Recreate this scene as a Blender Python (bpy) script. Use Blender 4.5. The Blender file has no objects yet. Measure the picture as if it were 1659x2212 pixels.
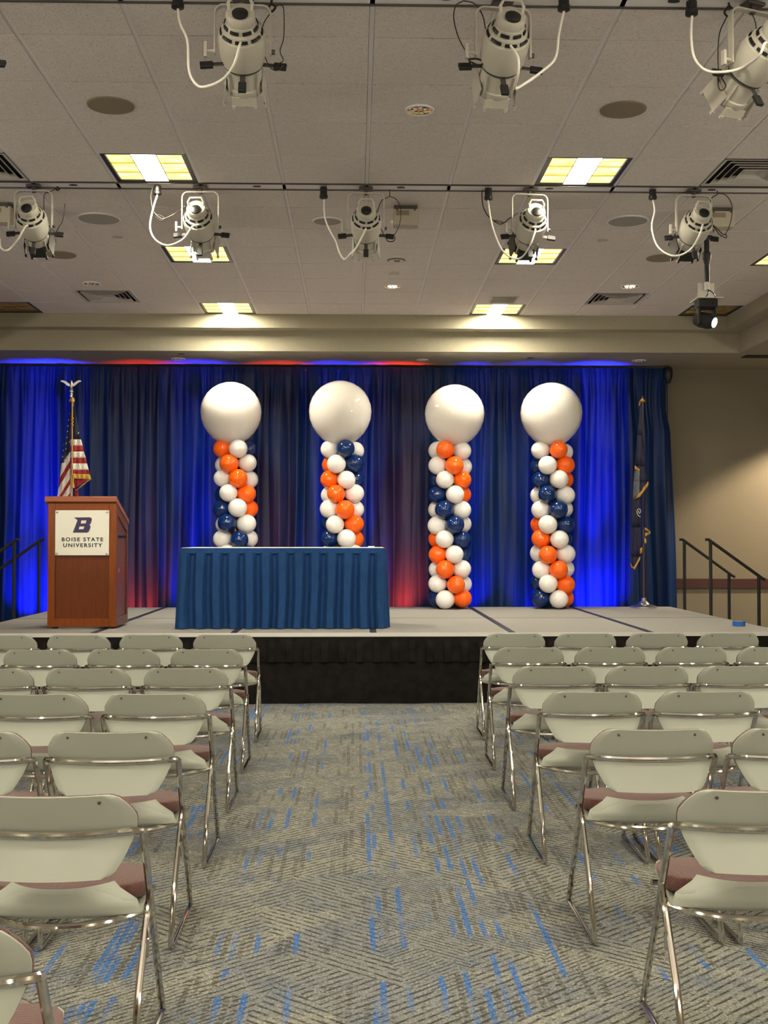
import bpy, bmesh, math, random
from mathutils import Vector, Matrix
random.seed(7)
C = bpy.context.scene.collection
SC = bpy.context.scene
PI = math.pi
R = math.radians

# ------------------------------------------------------------------ camera, world, exposure
F_PX, CX, CY, HC = 2500.0, 829.5, 1106.0, 1.42
PITCH = math.atan((1165 - 1106) / F_PX)
YAW = math.atan((829.5 - 768) / F_PX)
cam_d = bpy.data.cameras.new('camera')
cam = bpy.data.objects.new('camera', cam_d)
C.objects.link(cam)
cam.location = (0, 0, HC)
cam.rotation_euler = (PI / 2 + PITCH, 0, -YAW)
cam_d.sensor_fit = 'VERTICAL'
cam_d.sensor_height = 24.0
cam_d.lens = 24.0 * F_PX / 2212.0
cam_d.clip_start = 0.05
SC.camera = cam

wd = bpy.data.worlds.new('world')
SC.world = wd
wd.use_nodes = True
wd.node_tree.nodes['Background'].inputs[0].default_value = (1, 0.92, 0.84, 1)
wd.node_tree.nodes['Background'].inputs[1].default_value = 0.0
SC.view_settings.view_transform = 'Standard'
SC.view_settings.look = 'None'
SC.view_settings.gamma = 1.0
SC.view_settings.use_curve_mapping = False
SC.view_settings.exposure = 1.35
SC.cycles.max_bounces = 6
SC.cycles.diffuse_bounces = 4
SC.cycles.glossy_bounces = 3
SC.cycles.transmission_bounces = 2
SC.cycles.sample_clamp_indirect = 4.0
SC.cycles.caustics_reflective = False
SC.cycles.caustics_refractive = False

TROFFER_CENTRE = 48.0      # radiance of the lamp strip in a lit troffer
TROFFER_SIDE = 0.52
SPOT_W = 46.0              # each stage spotlight
BLUE_W = 800.0
RED_W = 190.0


def lamp(name, kind, loc, aim, power, color, **kw):
    d = bpy.data.lights.new(name, kind)
    d.energy = power
    d.color = color
    for k, v in kw.items():
        setattr(d, k, v)
    o = bpy.data.objects.new(name, d)
    C.objects.link(o)
    o.location = loc
    o.rotation_euler = (Vector(aim) - Vector(loc)).to_track_quat('-Z', 'Y').to_euler()
    return o


# uplights standing on the floor between the stage and the curtain
for i, (x, col, w, ang) in enumerate([
        (-4.02, 'b', .8, 36), (-3.72, 'b', 1.25, 38), (-1.95, 'b', .6, 40), (-0.30, 'b', .65, 34), (0.12, 'b', .35, 30), (1.47, 'b', .55, 26),
        (2.96, 'b', 1.3, 38), (3.16, 'b', .6, 30),
        (-2.62, 'r', .55, 40), (-0.95, 'r', .8, 36), (0.47, 'r', 1.0, 34), (0.64, 'r', .7, 30), (2.2, 'b', .25, 40)]):
    nm, W0, c = ('uplight_blue', BLUE_W, (0.008, 0.016, 1)) if col == 'b' else ('uplight_red', RED_W, (1, 0.02, 0.004))
    for za, k, cone in ((.72, .17, 84), (1.85, 1.0, 26), (3.1, .8, 17)):      # three spots per uplight, split by height to even the curtain glow
        if col == 'r':
            k = {.72: 1.3, 1.85: 2.2, 3.1: .3}[za]
        lamp(nm, 'SPOT', (x, 13.97, 0.30), (x, 14.27, za), W0 * w * k, c, spot_size=R(cone * ang / 46), spot_blend=1.0, shadow_soft_size=.03)
# wall washer in the side soffit, right of the stage
lamp('wall_washer', 'SPOT', (6.35, 13.9, 3.2), (5.3, 14.6, 0.6), 260, (1, 0.80, 0.55), spot_size=R(80), spot_blend=.5, shadow_soft_size=.05)
# unseen fill lamps near the back and side walls, added to brighten the ceiling
for x, y in ((-4.6, -3.2), (-1.6, -3.2), (1.6, -3.2), (4.6, -3.2)):
    lamp('room_fill', 'POINT', (x, y, 2.7), (x, y, 4), 60, (1, .92, .80), shadow_soft_size=.15)
for x in (-6.35, 6.35):
    for y in (-.5, 3.0, 6.5):
        lamp('room_fill', 'POINT', (x, y, 2.6), (x, y, 4), 44, (1, .92, .80), shadow_soft_size=.15)


# ------------------------------------------------------------------ helpers
def ray(px, py):
    a, b = (px - CX) / F_PX, -(py - CY) / F_PX
    cp, sp, cy, sy = math.cos(PITCH), math.sin(PITCH), math.cos(YAW), math.sin(YAW)
    f, u = cp - sp * b, sp + cp * b
    return (cy * a + sy * f, -sy * a + cy * f, u)


def at(px, py, Y):
    r = ray(px, py)
    t = Y / r[1]
    return Vector((r[0] * t, Y, HC + r[2] * t))


def mat(name, col, rough=.6, metal=0.0, emit=None, estr=0.0, spec=.5, coat=0.0, sheen=0.0):
    m = bpy.data.materials.new(name)
    m.use_nodes = True
    b = m.node_tree.nodes['Principled BSDF']
    b.inputs['Base Color'].default_value = (*col, 1)
    b.inputs['Roughness'].default_value = rough
    b.inputs['Metallic'].default_value = metal
    b.inputs['Specular IOR Level'].default_value = spec
    b.inputs['Coat Weight'].default_value = coat
    b.inputs['Sheen Weight'].default_value = sheen
    if emit:
        b.inputs['Emission Color'].default_value = (*emit, 1)
        b.inputs['Emission Strength'].default_value = estr
    return m


class NT:
    """small node-tree writer"""
    def __init__(s, m):
        s.t = m.node_tree
        s.b = s.t.nodes['Principled BSDF']

    def n(s, kind, **kw):
        o = s.t.nodes.new(kind)
        for k, v in kw.items():
            setattr(o, k, v)
        return o

    def l(s, a, b):
        s.t.links.new(a, b)

    def m(s, op, a, b=None, c=None, clamp=False):
        o = s.n('ShaderNodeMath', operation=op)
        o.use_clamp = clamp
        for i, v in enumerate((a, b, c)):
            if v is None:
                continue
            if isinstance(v, (int, float)):
                o.inputs[i].default_value = v
            else:
                s.l(v, o.inputs[i])
        return o.outputs[0]

    def mix(s, fac, a, b):
        o = s.n('ShaderNodeMix', data_type='RGBA')
        for i, v in ((0, fac), (6, a), (7, b)):
            if isinstance(v, (int, float)):
                o.inputs[i].default_value = v
            elif isinstance(v, tuple):
                o.inputs[i].default_value = (*v, 1)
            else:
                s.l(v, o.inputs[i])
        return o.outputs[2]

    def coords(s, scale=(1, 1, 1), rot=(0, 0, 0), src='Object'):
        tc = s.n('ShaderNodeTexCoord')
        mp = s.n('ShaderNodeMapping')
        mp.inputs['Scale'].default_value = scale
        mp.inputs['Rotation'].default_value = rot
        s.l(tc.outputs[src], mp.inputs[0])
        return mp.outputs[0]

    def noise(s, vec, scale, detail=2, rough=.5):
        o = s.n('ShaderNodeTexNoise')
        o.inputs['Scale'].default_value = scale
        o.inputs['Detail'].default_value = detail
        o.inputs['Roughness'].default_value = rough
        s.l(vec, o.inputs['Vector'])
        return o.outputs[0]

    def ramp(s, fac, stops):
        o = s.n('ShaderNodeValToRGB')
        e = o.color_ramp.elements
        while len(e) < len(stops):
            e.new(.5)
        for i, (p, c) in enumerate(stops):
            e[i].position = p
            e[i].color = (*c, 1)
        s.l(fac, o.inputs[0])
        return o.outputs[0]

    def bump(s, h, strength=.3, dist=.01):
        o = s.n('ShaderNodeBump')
        o.inputs['Strength'].default_value = strength
        o.inputs['Distance'].default_value = dist
        s.l(h, o.inputs['Height'])
        s.l(o.outputs[0], s.b.inputs['Normal'])

    def base(s, c):
        s.l(c, s.b.inputs['Base Color'])


def noisy(name, c1, c2, scale, rough=.7, stretch=(1, 1, 1), bump=0.0, detail=3, **kw):
    m = mat(name, c1, rough, **kw)
    k = NT(m)
    v = k.coords(stretch)
    f = k.noise(v, scale, detail)
    k.base(k.ramp(f, [(.3, c1), (.7, c2)]))
    if bump:
        k.bump(f, bump, .004)
    return m


def woff(p):
    o = Vector((0, 0, 0))
    while p is not None:
        o += p.location
        p = p.parent
    return o


class MB:
    def __init__(s):
        s.v, s.f, s.mi = [], [], []
        s.cur = 0
        s.M = None

    def add(s, vs, fs):
        o = len(s.v)
        for p in vs:
            p = Vector(p)
            s.v.append(s.M @ p if s.M else p)
        for f in fs:
            s.f.append([i + o for i in f])
            s.mi.append(s.cur)
        return s

    def box(s, c, d, rz=0, rx=0, ry=0):
        x, y, z = d[0] / 2, d[1] / 2, d[2] / 2
        m = Matrix.Translation(Vector(c)) @ Matrix.Rotation(rz, 4, 'Z') @ Matrix.Rotation(ry, 4, 'Y') @ Matrix.Rotation(rx, 4, 'X')
        vs = [m @ Vector((a * x, b * y, e * z)) for a in (-1, 1) for b in (-1, 1) for e in (-1, 1)]
        return s.add(vs, [(0, 1, 3, 2), (4, 6, 7, 5), (0, 4, 5, 1), (2, 3, 7, 6), (0, 2, 6, 4), (1, 5, 7, 3)])

    def bb(s, a, b):
        return s.box([(a[i] + b[i]) / 2 for i in range(3)], [abs(b[i] - a[i]) for i in range(3)])

    def tube(s, pts, r, n=8, closed=False, caps=True, flat=None):
        P = [Vector(p) for p in pts]
        N = len(P)
        T = []
        for i in range(N):
            a = P[(i - 1) % N] if closed or i else P[0]
            b = P[(i + 1) % N] if closed or i < N - 1 else P[-1]
            T.append((b - a).normalized())
        up = Vector((0, 0, 1)) if abs(T[0].z) < .9 else Vector((0, 1, 0))
        u = T[0].cross(up).normalized()
        vs = []
        for i in range(N):
            if i:
                u = (u - T[i] * u.dot(T[i])).normalized()
            w = T[i].cross(u)
            rr = r[i] if isinstance(r, (list, tuple)) else r
            for k in range(n):
                t = 2 * PI * k / n
                vs.append(P[i] + u * (math.cos(t) * rr) + w * (math.sin(t) * rr * (flat or 1)))
        fs = []
        for i in range(N if closed else N - 1):
            j = (i + 1) % N
            for k in range(n):
                l = (k + 1) % n
                fs.append((i * n + k, i * n + l, j * n + l, j * n + k))
        if not closed and caps:
            fs.append(tuple(range(n))[::-1])
            fs.append(tuple((N - 1) * n + k for k in range(n)))
        return s.add(vs, fs)

    def lathe(s, prof, n=24, M=None, caps=True, arc=None):
        """profile of (radius, height), turned about Z"""
        M = M or Matrix()
        vs, fs = [], []
        a0, a1 = arc or (0, 2 * PI)
        full = arc is None
        cols = n if full else n + 1
        for r, z in prof:
            for k in range(cols):
                t = a0 + (a1 - a0) * k / n
                vs.append(M @ Vector((r * math.cos(t), r * math.sin(t), z)))
        for i in range(len(prof) - 1):
            for k in range(n):
                l = (k + 1) % n if full else k + 1
                fs.append((i * cols + k, i * cols + l, (i + 1) * cols + l, (i + 1) * cols + k))
        if full and caps:
            if prof[0][0] > 1e-6:
                fs.append(tuple(range(n))[::-1])
            if prof[-1][0] > 1e-6:
                fs.append(tuple((len(prof) - 1) * n + k for k in range(n)))
        return s.add(vs, fs)

    def grid(s, fn, nu, nv):
        vs = [fn(i / nu, j / nv) for j in range(nv + 1) for i in range(nu + 1)]
        w = nu + 1
        return s.add(vs, [(j * w + i, j * w + i + 1, (j + 1) * w + i + 1, (j + 1) * w + i) for j in range(nv) for i in range(nu)])

    def slab(s, fn, nu, nv):
        """closed shell: fn(u, v, side) with side 0 / 1"""
        w = nu + 1
        n = w * (nv + 1)
        vs = [fn(i / nu, j / nv, sd) for sd in (0, 1) for j in range(nv + 1) for i in range(nu + 1)]
        fs = []
        for j in range(nv):
            for i in range(nu):
                q = (j * w + i, j * w + i + 1, (j + 1) * w + i + 1, (j + 1) * w + i)
                fs.append(q)
                fs.append(tuple(n + k for k in q[::-1]))
        ring = [i for i in range(w)] + [j * w + nu for j in range(1, nv + 1)] + [nv * w + i for i in range(nu - 1, -1, -1)] + [j * w for j in range(nv - 1, 0, -1)]
        for a, b in zip(ring, ring[1:] + ring[:1]):
            fs.append((b, a, n + a, n + b))
        return s.add(vs, fs)

    def prism(s, poly, fn0, fn1):
        """polygon of 2-D points, two faces placed by fn0 / fn1"""
        n = len(poly)
        vs = [fn0(*p) for p in poly] + [fn1(*p) for p in poly]
        fs = [tuple(range(n)), tuple(range(n, 2 * n))[::-1]] + [(i, i + n, (i + 1) % n + n, (i + 1) % n) for i in range(n)]
        return s.add(vs, fs)

    def ribbon(s, pts, half, y0, y1):
        """flat bar in an XZ plane, swept along pts (x, z), from depth y0 to y1"""
        P = [Vector((p[0], 0, p[1])) for p in pts]
        vs = []
        for i, p in enumerate(P):
            a, b = P[max(i - 1, 0)], P[min(i + 1, len(P) - 1)]
            t = (b - a).normalized()
            nrm = Vector((-t.z, 0, t.x)) * half
            for q, y in ((p + nrm, y0), (p - nrm, y0), (p - nrm, y1), (p + nrm, y1)):
                vs.append((q.x, y, q.z))
        fs = []
        for i in range(len(P) - 1):
            for k in range(4):
                l = (k + 1) % 4
                fs.append((i * 4 + k, i * 4 + l, i * 4 + 4 + l, i * 4 + 4 + k))
        fs += [(3, 2, 1, 0), tuple((len(P) - 1) * 4 + k for k in range(4))]
        return s.add(vs, fs)

    def build(s, name, m, parent=None, sharp=35, bevel=0.0, local=False, recalc=True, origin=None):
        me = bpy.data.meshes.new(name)
        off = Vector((0, 0, 0)) if local else woff(parent)
        og = Vector(origin) if origin is not None else Vector((0, 0, 0))
        me.from_pydata([tuple(p - off - og) for p in s.v], [], s.f)
        ms = m if isinstance(m, (list, tuple)) else [m]
        for q in ms:
            me.materials.append(q)
        if len(ms) > 1:
            me.polygons.foreach_set('material_index', s.mi)
        if recalc:
            b = bmesh.new()
            b.from_mesh(me)
            bmesh.ops.recalc_face_normals(b, faces=b.faces)
            b.to_mesh(me)
            b.free()
        me.polygons.foreach_set('use_smooth', [True] * len(me.polygons))
        me.set_sharp_from_angle(angle=R(sharp))
        o = bpy.data.objects.new(name, me)
        C.objects.link(o)
        if parent is not None:
            o.parent = parent
        o.location = og
        if bevel:
            bv = o.modifiers.new('bevel', 'BEVEL')
            bv.width = bevel
            bv.segments = 2
            bv.limit_method = 'ANGLE'
            bv.angle_limit = R(40)
        return o


def tag(o, label, cat, group=None):
    o['label'] = label
    o['category'] = cat
    if group:
        o['group'] = group
    return o


def thing(name, label, cat, loc=(0, 0, 0), group=None):
    o = bpy.data.objects.new(name, None)
    o.empty_display_size = .1
    C.objects.link(o)
    o.location = loc
    return tag(o, label, cat, group)


def struct(name, mb, m, label=None, **kw):
    o = mb.build(name, m, None, **kw)
    o['kind'] = 'structure'
    if label:
        o['label'] = label
    return o


def copy_tree(o, parent=None):
    c = o.copy()
    C.objects.link(c)
    if parent is not None:
        c.parent = parent
    for ch in list(o.children):
        copy_tree(ch, c)
    return c


def arc(cx, cz, r, a0, a1, n=5):
    return [(cx + r * math.cos(R(a0 + (a1 - a0) * i / n)), cz + r * math.sin(R(a0 + (a1 - a0) * i / n))) for i in range(n + 1)]


def smooth_path(P, per=6):
    """Catmull-Rom through P"""
    P = [Vector(p) for p in P]
    Q = [P[0] * 2 - P[1]] + P + [P[-1] * 2 - P[-2]]
    out = []
    for i in range(1, len(Q) - 2):
        a, b, c, d = Q[i - 1], Q[i], Q[i + 1], Q[i + 2]
        for k in range(per):
            t = k / per
            out.append(.5 * ((2 * b) + (c - a) * t + (2 * a - 5 * b + 4 * c - d) * t * t + (3 * b - a - 3 * c + d) * t ** 3))
    out.append(P[-1])
    return out


# ------------------------------------------------------------------ materials
def carpet_material():
    m = mat('carpet', (.3, .28, .23), .95, spec=.15)
    k = NT(m)
    v = k.coords()
    warp = k.n('ShaderNodeTexNoise')
    warp.inputs['Scale'].default_value = 9
    k.l(v, warp.inputs['Vector'])
    wv = k.n('ShaderNodeVectorMath', operation='MULTIPLY_ADD')
    k.l(warp.outputs[1], wv.inputs[0])
    wv.inputs[1].default_value = (.011, .02, 0)
    k.l(v, wv.inputs[2])
    sep = k.n('ShaderNodeSeparateXYZ')
    k.l(wv.outputs[0], sep.inputs[0])
    x, y = sep.outputs[0], sep.outputs[1]

    def cells(sx, sy, sh):
        cv = k.n('ShaderNodeCombineXYZ')
        k.l(k.m('MULTIPLY', k.m('MULTIPLY_ADD', y, sh, x), sx), cv.inputs[0])
        k.l(k.m('MULTIPLY', k.m('MULTIPLY_ADD', x, sh * .6, y), sy), cv.inputs[1])
        vo = k.n('ShaderNodeTexVoronoi', voronoi_dimensions='2D')
        vo.inputs['Scale'].default_value = 1
        k.l(cv.outputs[0], vo.inputs['Vector'])
        sc = k.n('ShaderNodeSeparateColor')
        k.l(vo.outputs['Color'], sc.inputs[0])
        return sc.outputs
    c1 = cells(3.4, 2.2, .35)
    c2 = cells(2.6, 3.4, -.4)
    # diagonal hatching, one direction per patch
    sgn = k.m('SUBTRACT', k.m('MULTIPLY', k.m('GREATER_THAN', c1[0], .5), 2.0), 1.0)
    a = k.m('DIVIDE', k.m('MULTIPLY_ADD', sgn, x, k.m('MULTIPLY', y, 1.15)), k.m('MULTIPLY_ADD', k.m('GREATER_THAN', c1[2], .6), -.016, .050))
    tri = k.m('ABSOLUTE', k.m('SUBTRACT', k.m('FRACT', a), .5))
    line = k.m('SUBTRACT', 1.0, k.m('DIVIDE', tri, .25), clamp=True)
    brk = k.noise(v, 22, 2)
    line = k.m('MULTIPLY', k.m('MULTIPLY', line, 1.4, clamp=True), k.m('MULTIPLY', k.m('SUBTRACT', brk, .33), 5.0, clamp=True))
    # strokes that run down the room
    cw = .027
    ci = k.m('FLOOR', k.m('DIVIDE', x, cw))
    wn = k.n('ShaderNodeTexWhiteNoise', noise_dimensions='1D')
    k.l(ci, wn.inputs['W'])
    colr = wn.outputs[0]
    seg = k.n('ShaderNodeCombineXYZ')
    k.l(k.m('MULTIPLY', ci, 3.37), seg.inputs[0])
    k.l(k.m('MULTIPLY', y, 2.3), seg.inputs[1])
    sn = k.noise(seg.outputs[0], 1.0, 1)
    edge = k.m('LESS_THAN', k.m('ABSOLUTE', k.m('SUBTRACT', k.m('FRACT', k.m('DIVIDE', x, cw)), .5)), .36)
    patch = k.m('GREATER_THAN', c2[1], .30)
    rag = k.m('MULTIPLY', k.m('SUBTRACT', k.noise(v, 75, 3, .7), .36), 7.0, clamp=True)
    stroke = k.m('MULTIPLY', rag, k.m('MULTIPLY', k.m('MULTIPLY', k.m('MULTIPLY', k.m('SUBTRACT', sn, .44), 8.0, clamp=True), edge), patch))
    isblue = k.m('GREATER_THAN', colr, .68)
    isbrown = k.m('LESS_THAN', colr, .50)
    fib = k.noise(v, 130, 4, .8)
    fib2 = k.noise(v, 70, 2, .6)
    base = k.mix(k.m('MULTIPLY', k.m('GREATER_THAN', c2[0], .62), .5), (.275, .272, .232), (.165, .182, .200))
    tint = k.noise(v, 5, 3, .6)
    base = k.mix(k.m('MULTIPLY', k.m('SUBTRACT', tint, .5), 3.0, clamp=True), base, (.115, .145, .20))
    base = k.mix(k.m('MULTIPLY', line, .95), base, (.05, .047, .038))
    base = k.mix(k.m('MULTIPLY', k.m('MULTIPLY', stroke, k.m('MULTIPLY', isbrown, k.m('MULTIPLY_ADD', k.m('SINE', k.m('MULTIPLY', y, 190)), .4, .6))), .80), base, (.062, .054, .038))
    base = k.mix(k.m('MULTIPLY', k.m('MULTIPLY', stroke, isblue), .85), base, (.032, .14, .42))
    fm = k.m('MAXIMUM', k.m('MULTIPLY_ADD', fib, 4.6, -1.25), .12)
    fm = k.m('MULTIPLY', fm, k.m('MULTIPLY_ADD', fib2, 1.0, .5))
    mx = k.n('ShaderNodeVectorMath', operation='SCALE')
    k.l(base, mx.inputs[0])
    k.l(fm, mx.inputs['Scale'])
    k.base(mx.outputs[0])
    k.bump(fib, .5, .006)
    return m


M = {}
M['carpet'] = carpet_material()


def tile_material():
    m = mat('ceiling_tile', (.62, .58, .55), .95, spec=.1)
    k = NT(m)
    v = k.coords()
    f = k.noise(v, 38, 4, .7)
    pits = k.noise(v, 85, 2, .5)
    p = k.m('GREATER_THAN', pits, .64)
    c = k.ramp(f, [(.3, (.70, .645, .61)), (.7, (.79, .735, .70))])
    k.base(k.mix(k.m('MULTIPLY', p, .45), c, (.25, .22, .2)))
    k.bump(pits, .5, .006)
    return m


M['tile'] = tile_material()
M['tbar'] = mat('ceiling_grid_paint', (.80, .77, .76), .5)
M['wall'] = noisy('wall_paint', (.19, .162, .112), (.21, .178, .123), 60, .9, bump=.15)
M['soffit'] = noisy('soffit_paint', (.33, .30, .22), (.355, .32, .235), 40, .85)
M['rail_wood'] = noisy('chair_rail_wood', (.040, .008, .005), (.055, .012, .007), 12, .6, (1, 8, 8))
M['black'] = mat('black_enamel', (.008, .008, .009), .45)
M['black_matte'] = mat('black_matte', (.006, .006, .006), .8)
M['grip'] = mat('black_rubber_grip', (.012, .012, .012), .55)
M['bronze'] = mat('dark_steel', (.10, .09, .08), .45, .6)
M['white_enamel'] = mat('off_white_enamel', (.50, .475, .40), .38)
M['white_cable'] = mat('white_cable', (.80, .77, .68), .5)
M['wire'] = mat('dark_wire', (.04, .035, .03), .4, .6)
M['steel'] = mat('steel', (.65, .63, .58), .3, 1.0)
M['chrome'] = mat('chrome', (.60, .58, .54), .08, 1.0)
M['chair_shell'] = mat('cream_plastic', (.40, .42, .345), .42)
def pad_material():
    m = mat('mauve_upholstery', (.20, .085, .075), .9, sheen=.3)
    k = NT(m)
    v = k.coords()
    sep = k.n('ShaderNodeSeparateXYZ')
    k.l(v, sep.inputs[0])
    a = k.m('SINE', k.m('MULTIPLY', k.m('ADD', sep.outputs[0], sep.outputs[1]), 620))
    b = k.m('SINE', k.m('MULTIPLY', k.m('SUBTRACT', sep.outputs[0], k.m('ADD', sep.outputs[1], sep.outputs[2])), 620))
    w = k.m('MULTIPLY_ADD', k.m('MULTIPLY', a, b), .5, .5)
    k.base(k.mix(w, (.066, .022, .015), (.165, .060, .044)))
    k.bump(w, .6, .003)
    return m


M['pad'] = pad_material()
M['stage_carpet'] = noisy('stage_deck_carpet', (.25, .24, .215), (.33, .315, .285), 160, .95, bump=.2)
M['stage_edge'] = mat('stage_edge_trim', (.62, .60, .54), .4)
M['seam'] = mat('dark_seam_tape', (.012, .014, .035), .6)
M['skirt_black'] = noisy('black_skirt_cloth', (.006, .005, .0045), (.013, .0105, .009), 14, .9, spec=.12)
def curtain_material():
    m = mat('navy_satin', (.012, .03, .15), .42, spec=.22)
    k = NT(m)
    v = k.coords((6, 6, .25))
    f = k.noise(v, 3, 3)
    k.base(k.ramp(f, [(.3, (.003, .014, .062)), (.7, (.006, .026, .095))]))
    return m


M['curtain'] = curtain_material()
M['table_blue'] = noisy('blue_skirt_cloth', (.012, .047, .140), (.017, .060, .175), 30, .9, (1, 1, .4), spec=.15)
M['table_white'] = mat('table_laminate', (.60, .60, .56), .5)
M['wood'] = None


def wood_material(name, c1, c2, stretch, rough=.32):
    m = mat(name, c1, rough, spec=.25)
    k = NT(m)
    v = k.coords(stretch)
    f = k.noise(v, 5, 5, .65)
    g = k.noise(v, 26, 3, .6)
    fm = k.m('MULTIPLY_ADD', g, .45, k.m('MULTIPLY', f, .6))
    k.base(k.ramp(fm, [(.3, c1), (.72, c2)]))
    return m


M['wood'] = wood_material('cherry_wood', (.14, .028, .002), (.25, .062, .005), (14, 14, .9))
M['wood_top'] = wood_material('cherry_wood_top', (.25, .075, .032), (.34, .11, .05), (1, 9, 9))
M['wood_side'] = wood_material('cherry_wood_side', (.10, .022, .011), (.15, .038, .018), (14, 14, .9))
M['sign'] = mat('cream_sign', (.74, .72, .60), .3, coat=.5)
M['logo_blue'] = mat('logo_blue', (.008, .016, .085), .4)
M['logo_orange'] = mat('logo_orange', (.72, .28, .15), .5)
M['ink'] = mat('dark_ink', (.010, .012, .022), .5)
M['b_white'] = mat('white_latex', (.80, .77, .73), .06, spec=.5)
M['b_giant'] = mat('white_latex_giant', (.77, .74, .695), .06, spec=.5)
for q_, sc_ in (('b_white', .10), ('b_giant', .30)):
    b_ = M[q_].node_tree.nodes['Principled BSDF']
    b_.inputs['Subsurface Weight'].default_value = .7
    b_.inputs['Subsurface Radius'].default_value = (1, .95, .9)
    b_.inputs['Subsurface Scale'].default_value = sc_
M['b_orange'] = mat('orange_latex', (.95, .135, .006), .06, spec=.5)
M['b_blue'] = mat('navy_latex', (.003, .023, .115), .05, spec=.6)
M['gold'] = noisy('gold_fringe', (.46, .24, .03), (.62, .36, .06), 120, .6)
M['gold_cord'] = mat('gold_cord', (.50, .28, .08), .5)
M['pole_wood'] = mat('flag_pole_wood', (.06, .03, .018), .35)
M['pole_brass'] = mat('pale_pole_varnish', (.46, .28, .10), .3)
M['navy_cloth'] = noisy('flag_navy', (.008, .010, .035), (.012, .015, .05), 30, .75)
M['flag_red'] = noisy('flag_red', (.27, .012, .012), (.33, .02, .018), 30, .75)
M['flag_white'] = noisy('flag_white', (.68, .62, .54), (.76, .70, .62), 25, .75)
def seal_material():
    m = mat('seal_print', (.1, .1, .1), .7)
    k = NT(m)
    v = k.coords()
    f = k.noise(v, 60, 4, .7)
    k.base(k.ramp(f, [(.3, (.02, .02, .03)), (.48, (.10, .16, .24)), (.6, (.20, .12, .03)), (.75, (.35, .30, .2))]))
    return m


M['seal'] = seal_material()
M['tape_blue'] = mat('blue_tape', (.01, .13, .48), .6)
M['paper'] = mat('white_paper', (.8, .8, .76), .7)
M['speaker'] = noisy('speaker_grille', (.235, .195, .125), (.27, .225, .15), 300, .8)
M['speaker_pale'] = noisy('speaker_grille_pale', (.34, .32, .285), (.37, .35, .31), 300, .8)
M['vent'] = mat('vent_metal', (.50, .47, .43), .5)
M['gold_refl'] = mat('gold_reflector', (.80, .62, .25), .22, .9)
M['trof_lamp'] = mat('troffer_lamp', (.9, .9, .8), .5, emit=(1, .92, .74), estr=TROFFER_CENTRE)
M['trof_lamp2'] = mat('troffer_lamp_boosted', (.9, .9, .8), .5, emit=(1, .92, .72), estr=TROFFER_CENTRE * 1.9)  # same lamp strip boosted, to strengthen the light pools on the far soffit


def trof_side_material():
    m = mat('troffer_lit_lens', (.7, .6, .25), .4)
    k = NT(m)
    v = k.coords((1, 3, 1))
    f = k.noise(v, 6, 2)
    c = k.ramp(f, [(.3, (.88, .70, .16)), (.5, (1, .90, .36)), (.7, (1, .97, .60))])
    k.l(c, k.b.inputs['Emission Color'])
    k.b.inputs['Emission Strength'].default_value = TROFFER_SIDE
    return m


M['trof_side'] = trof_side_material()
M['trof_off'] = noisy('troffer_unlit_lens', (.09, .055, .012), (.34, .22, .06), 7, .35, (1, 3, 1))
M['can_on'] = mat('downlight_bulb', (1, .9, .7), .4, emit=(1, .82, .5), estr=2.2)
M['can_off'] = mat('downlight_bulb_dim', (.8, .75, .6), .3)
M['head_lens'] = mat('moving_head_lens', (.9, .9, .9), .1, emit=(.95, 1, .98), estr=.5)
M['beige_box'] = mat('beige_box', (.46, .42, .33), .6)
M['plastic_white'] = mat('white_plastic', (.62, .59, .53), .5)

# ------------------------------------------------------------------ structure
ZC = 3.99                      # face of the ceiling tiles
PX, PY, X0, Y0 = .602, .6096, .08, 13.19
XL, XR, YB, YW = -6.6, 6.6, -3.4, 14.7
tray_l, tray_r = X0 - 7 * PX, X0 + 7 * PX

struct('floor', MB().bb((XL, YB, -.06), (XR, YW, 0)), M['carpet'], 'patterned grey carpet with dark hatching and blue strokes')
struct('wall_front', MB().bb((XL, YW, 0), (XR, YW + .1, 4.3)), M['wall'], 'tan wall behind the stage and curtain')
struct('wall_back', MB().bb((XL, YB - .1, 0), (XR, YB, 4.3)), M['wall'], 'tan wall behind the camera')
struct('wall_left', MB().bb((XL - .1, YB, 0), (XL, YW, 4.3)), M['wall'], 'tan wall on the left side of the room')
struct('wall_right', MB().bb((XR, YB, 0), (XR + .1, YW, 4.3)), M['wall'], 'tan wall on the right side of the room')
struct('trim_1', MB().bb((3.2, YW - .022, .79), (XR, YW, .92)), M['rail_wood'], 'dark red-brown wooden chair rail on the tan wall right of the stage', bevel=.006)
struct('baseboard_front', MB().bb((3.2, YW - .018, 0), (XR, YW, .12)), M['rail_wood'], 'dark wooden baseboard under the tan wall')

lit = [(-3, 12.5804), (2, 12.5804), (-3, 10.142), (2, 10.142), (-3, 7.7036), (2, 7.7036), (6, 10.142)]
unlit = [(-7, 12.5804), (6, 12.5804)]
behind = [(-6, 4.0460), (-3, 4.0460), (2, 4.0460), (5, 4.0460), (-6, 1.6076), (-3, 1.6076), (2, 1.6076), (5, 1.6076), (-4, -1.44), (3, -1.44)]
vents = [(-5, 11.9708), (4, 11.9708), (4, 7.7036), (-5, 7.7036)]
holes = {(i, round(y, 2)) for i, y in lit + unlit + behind + vents}
TR = [(8.325, 8.475), (5.365, 5.515)]     # the two recessed lighting tracks (depth range)

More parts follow.
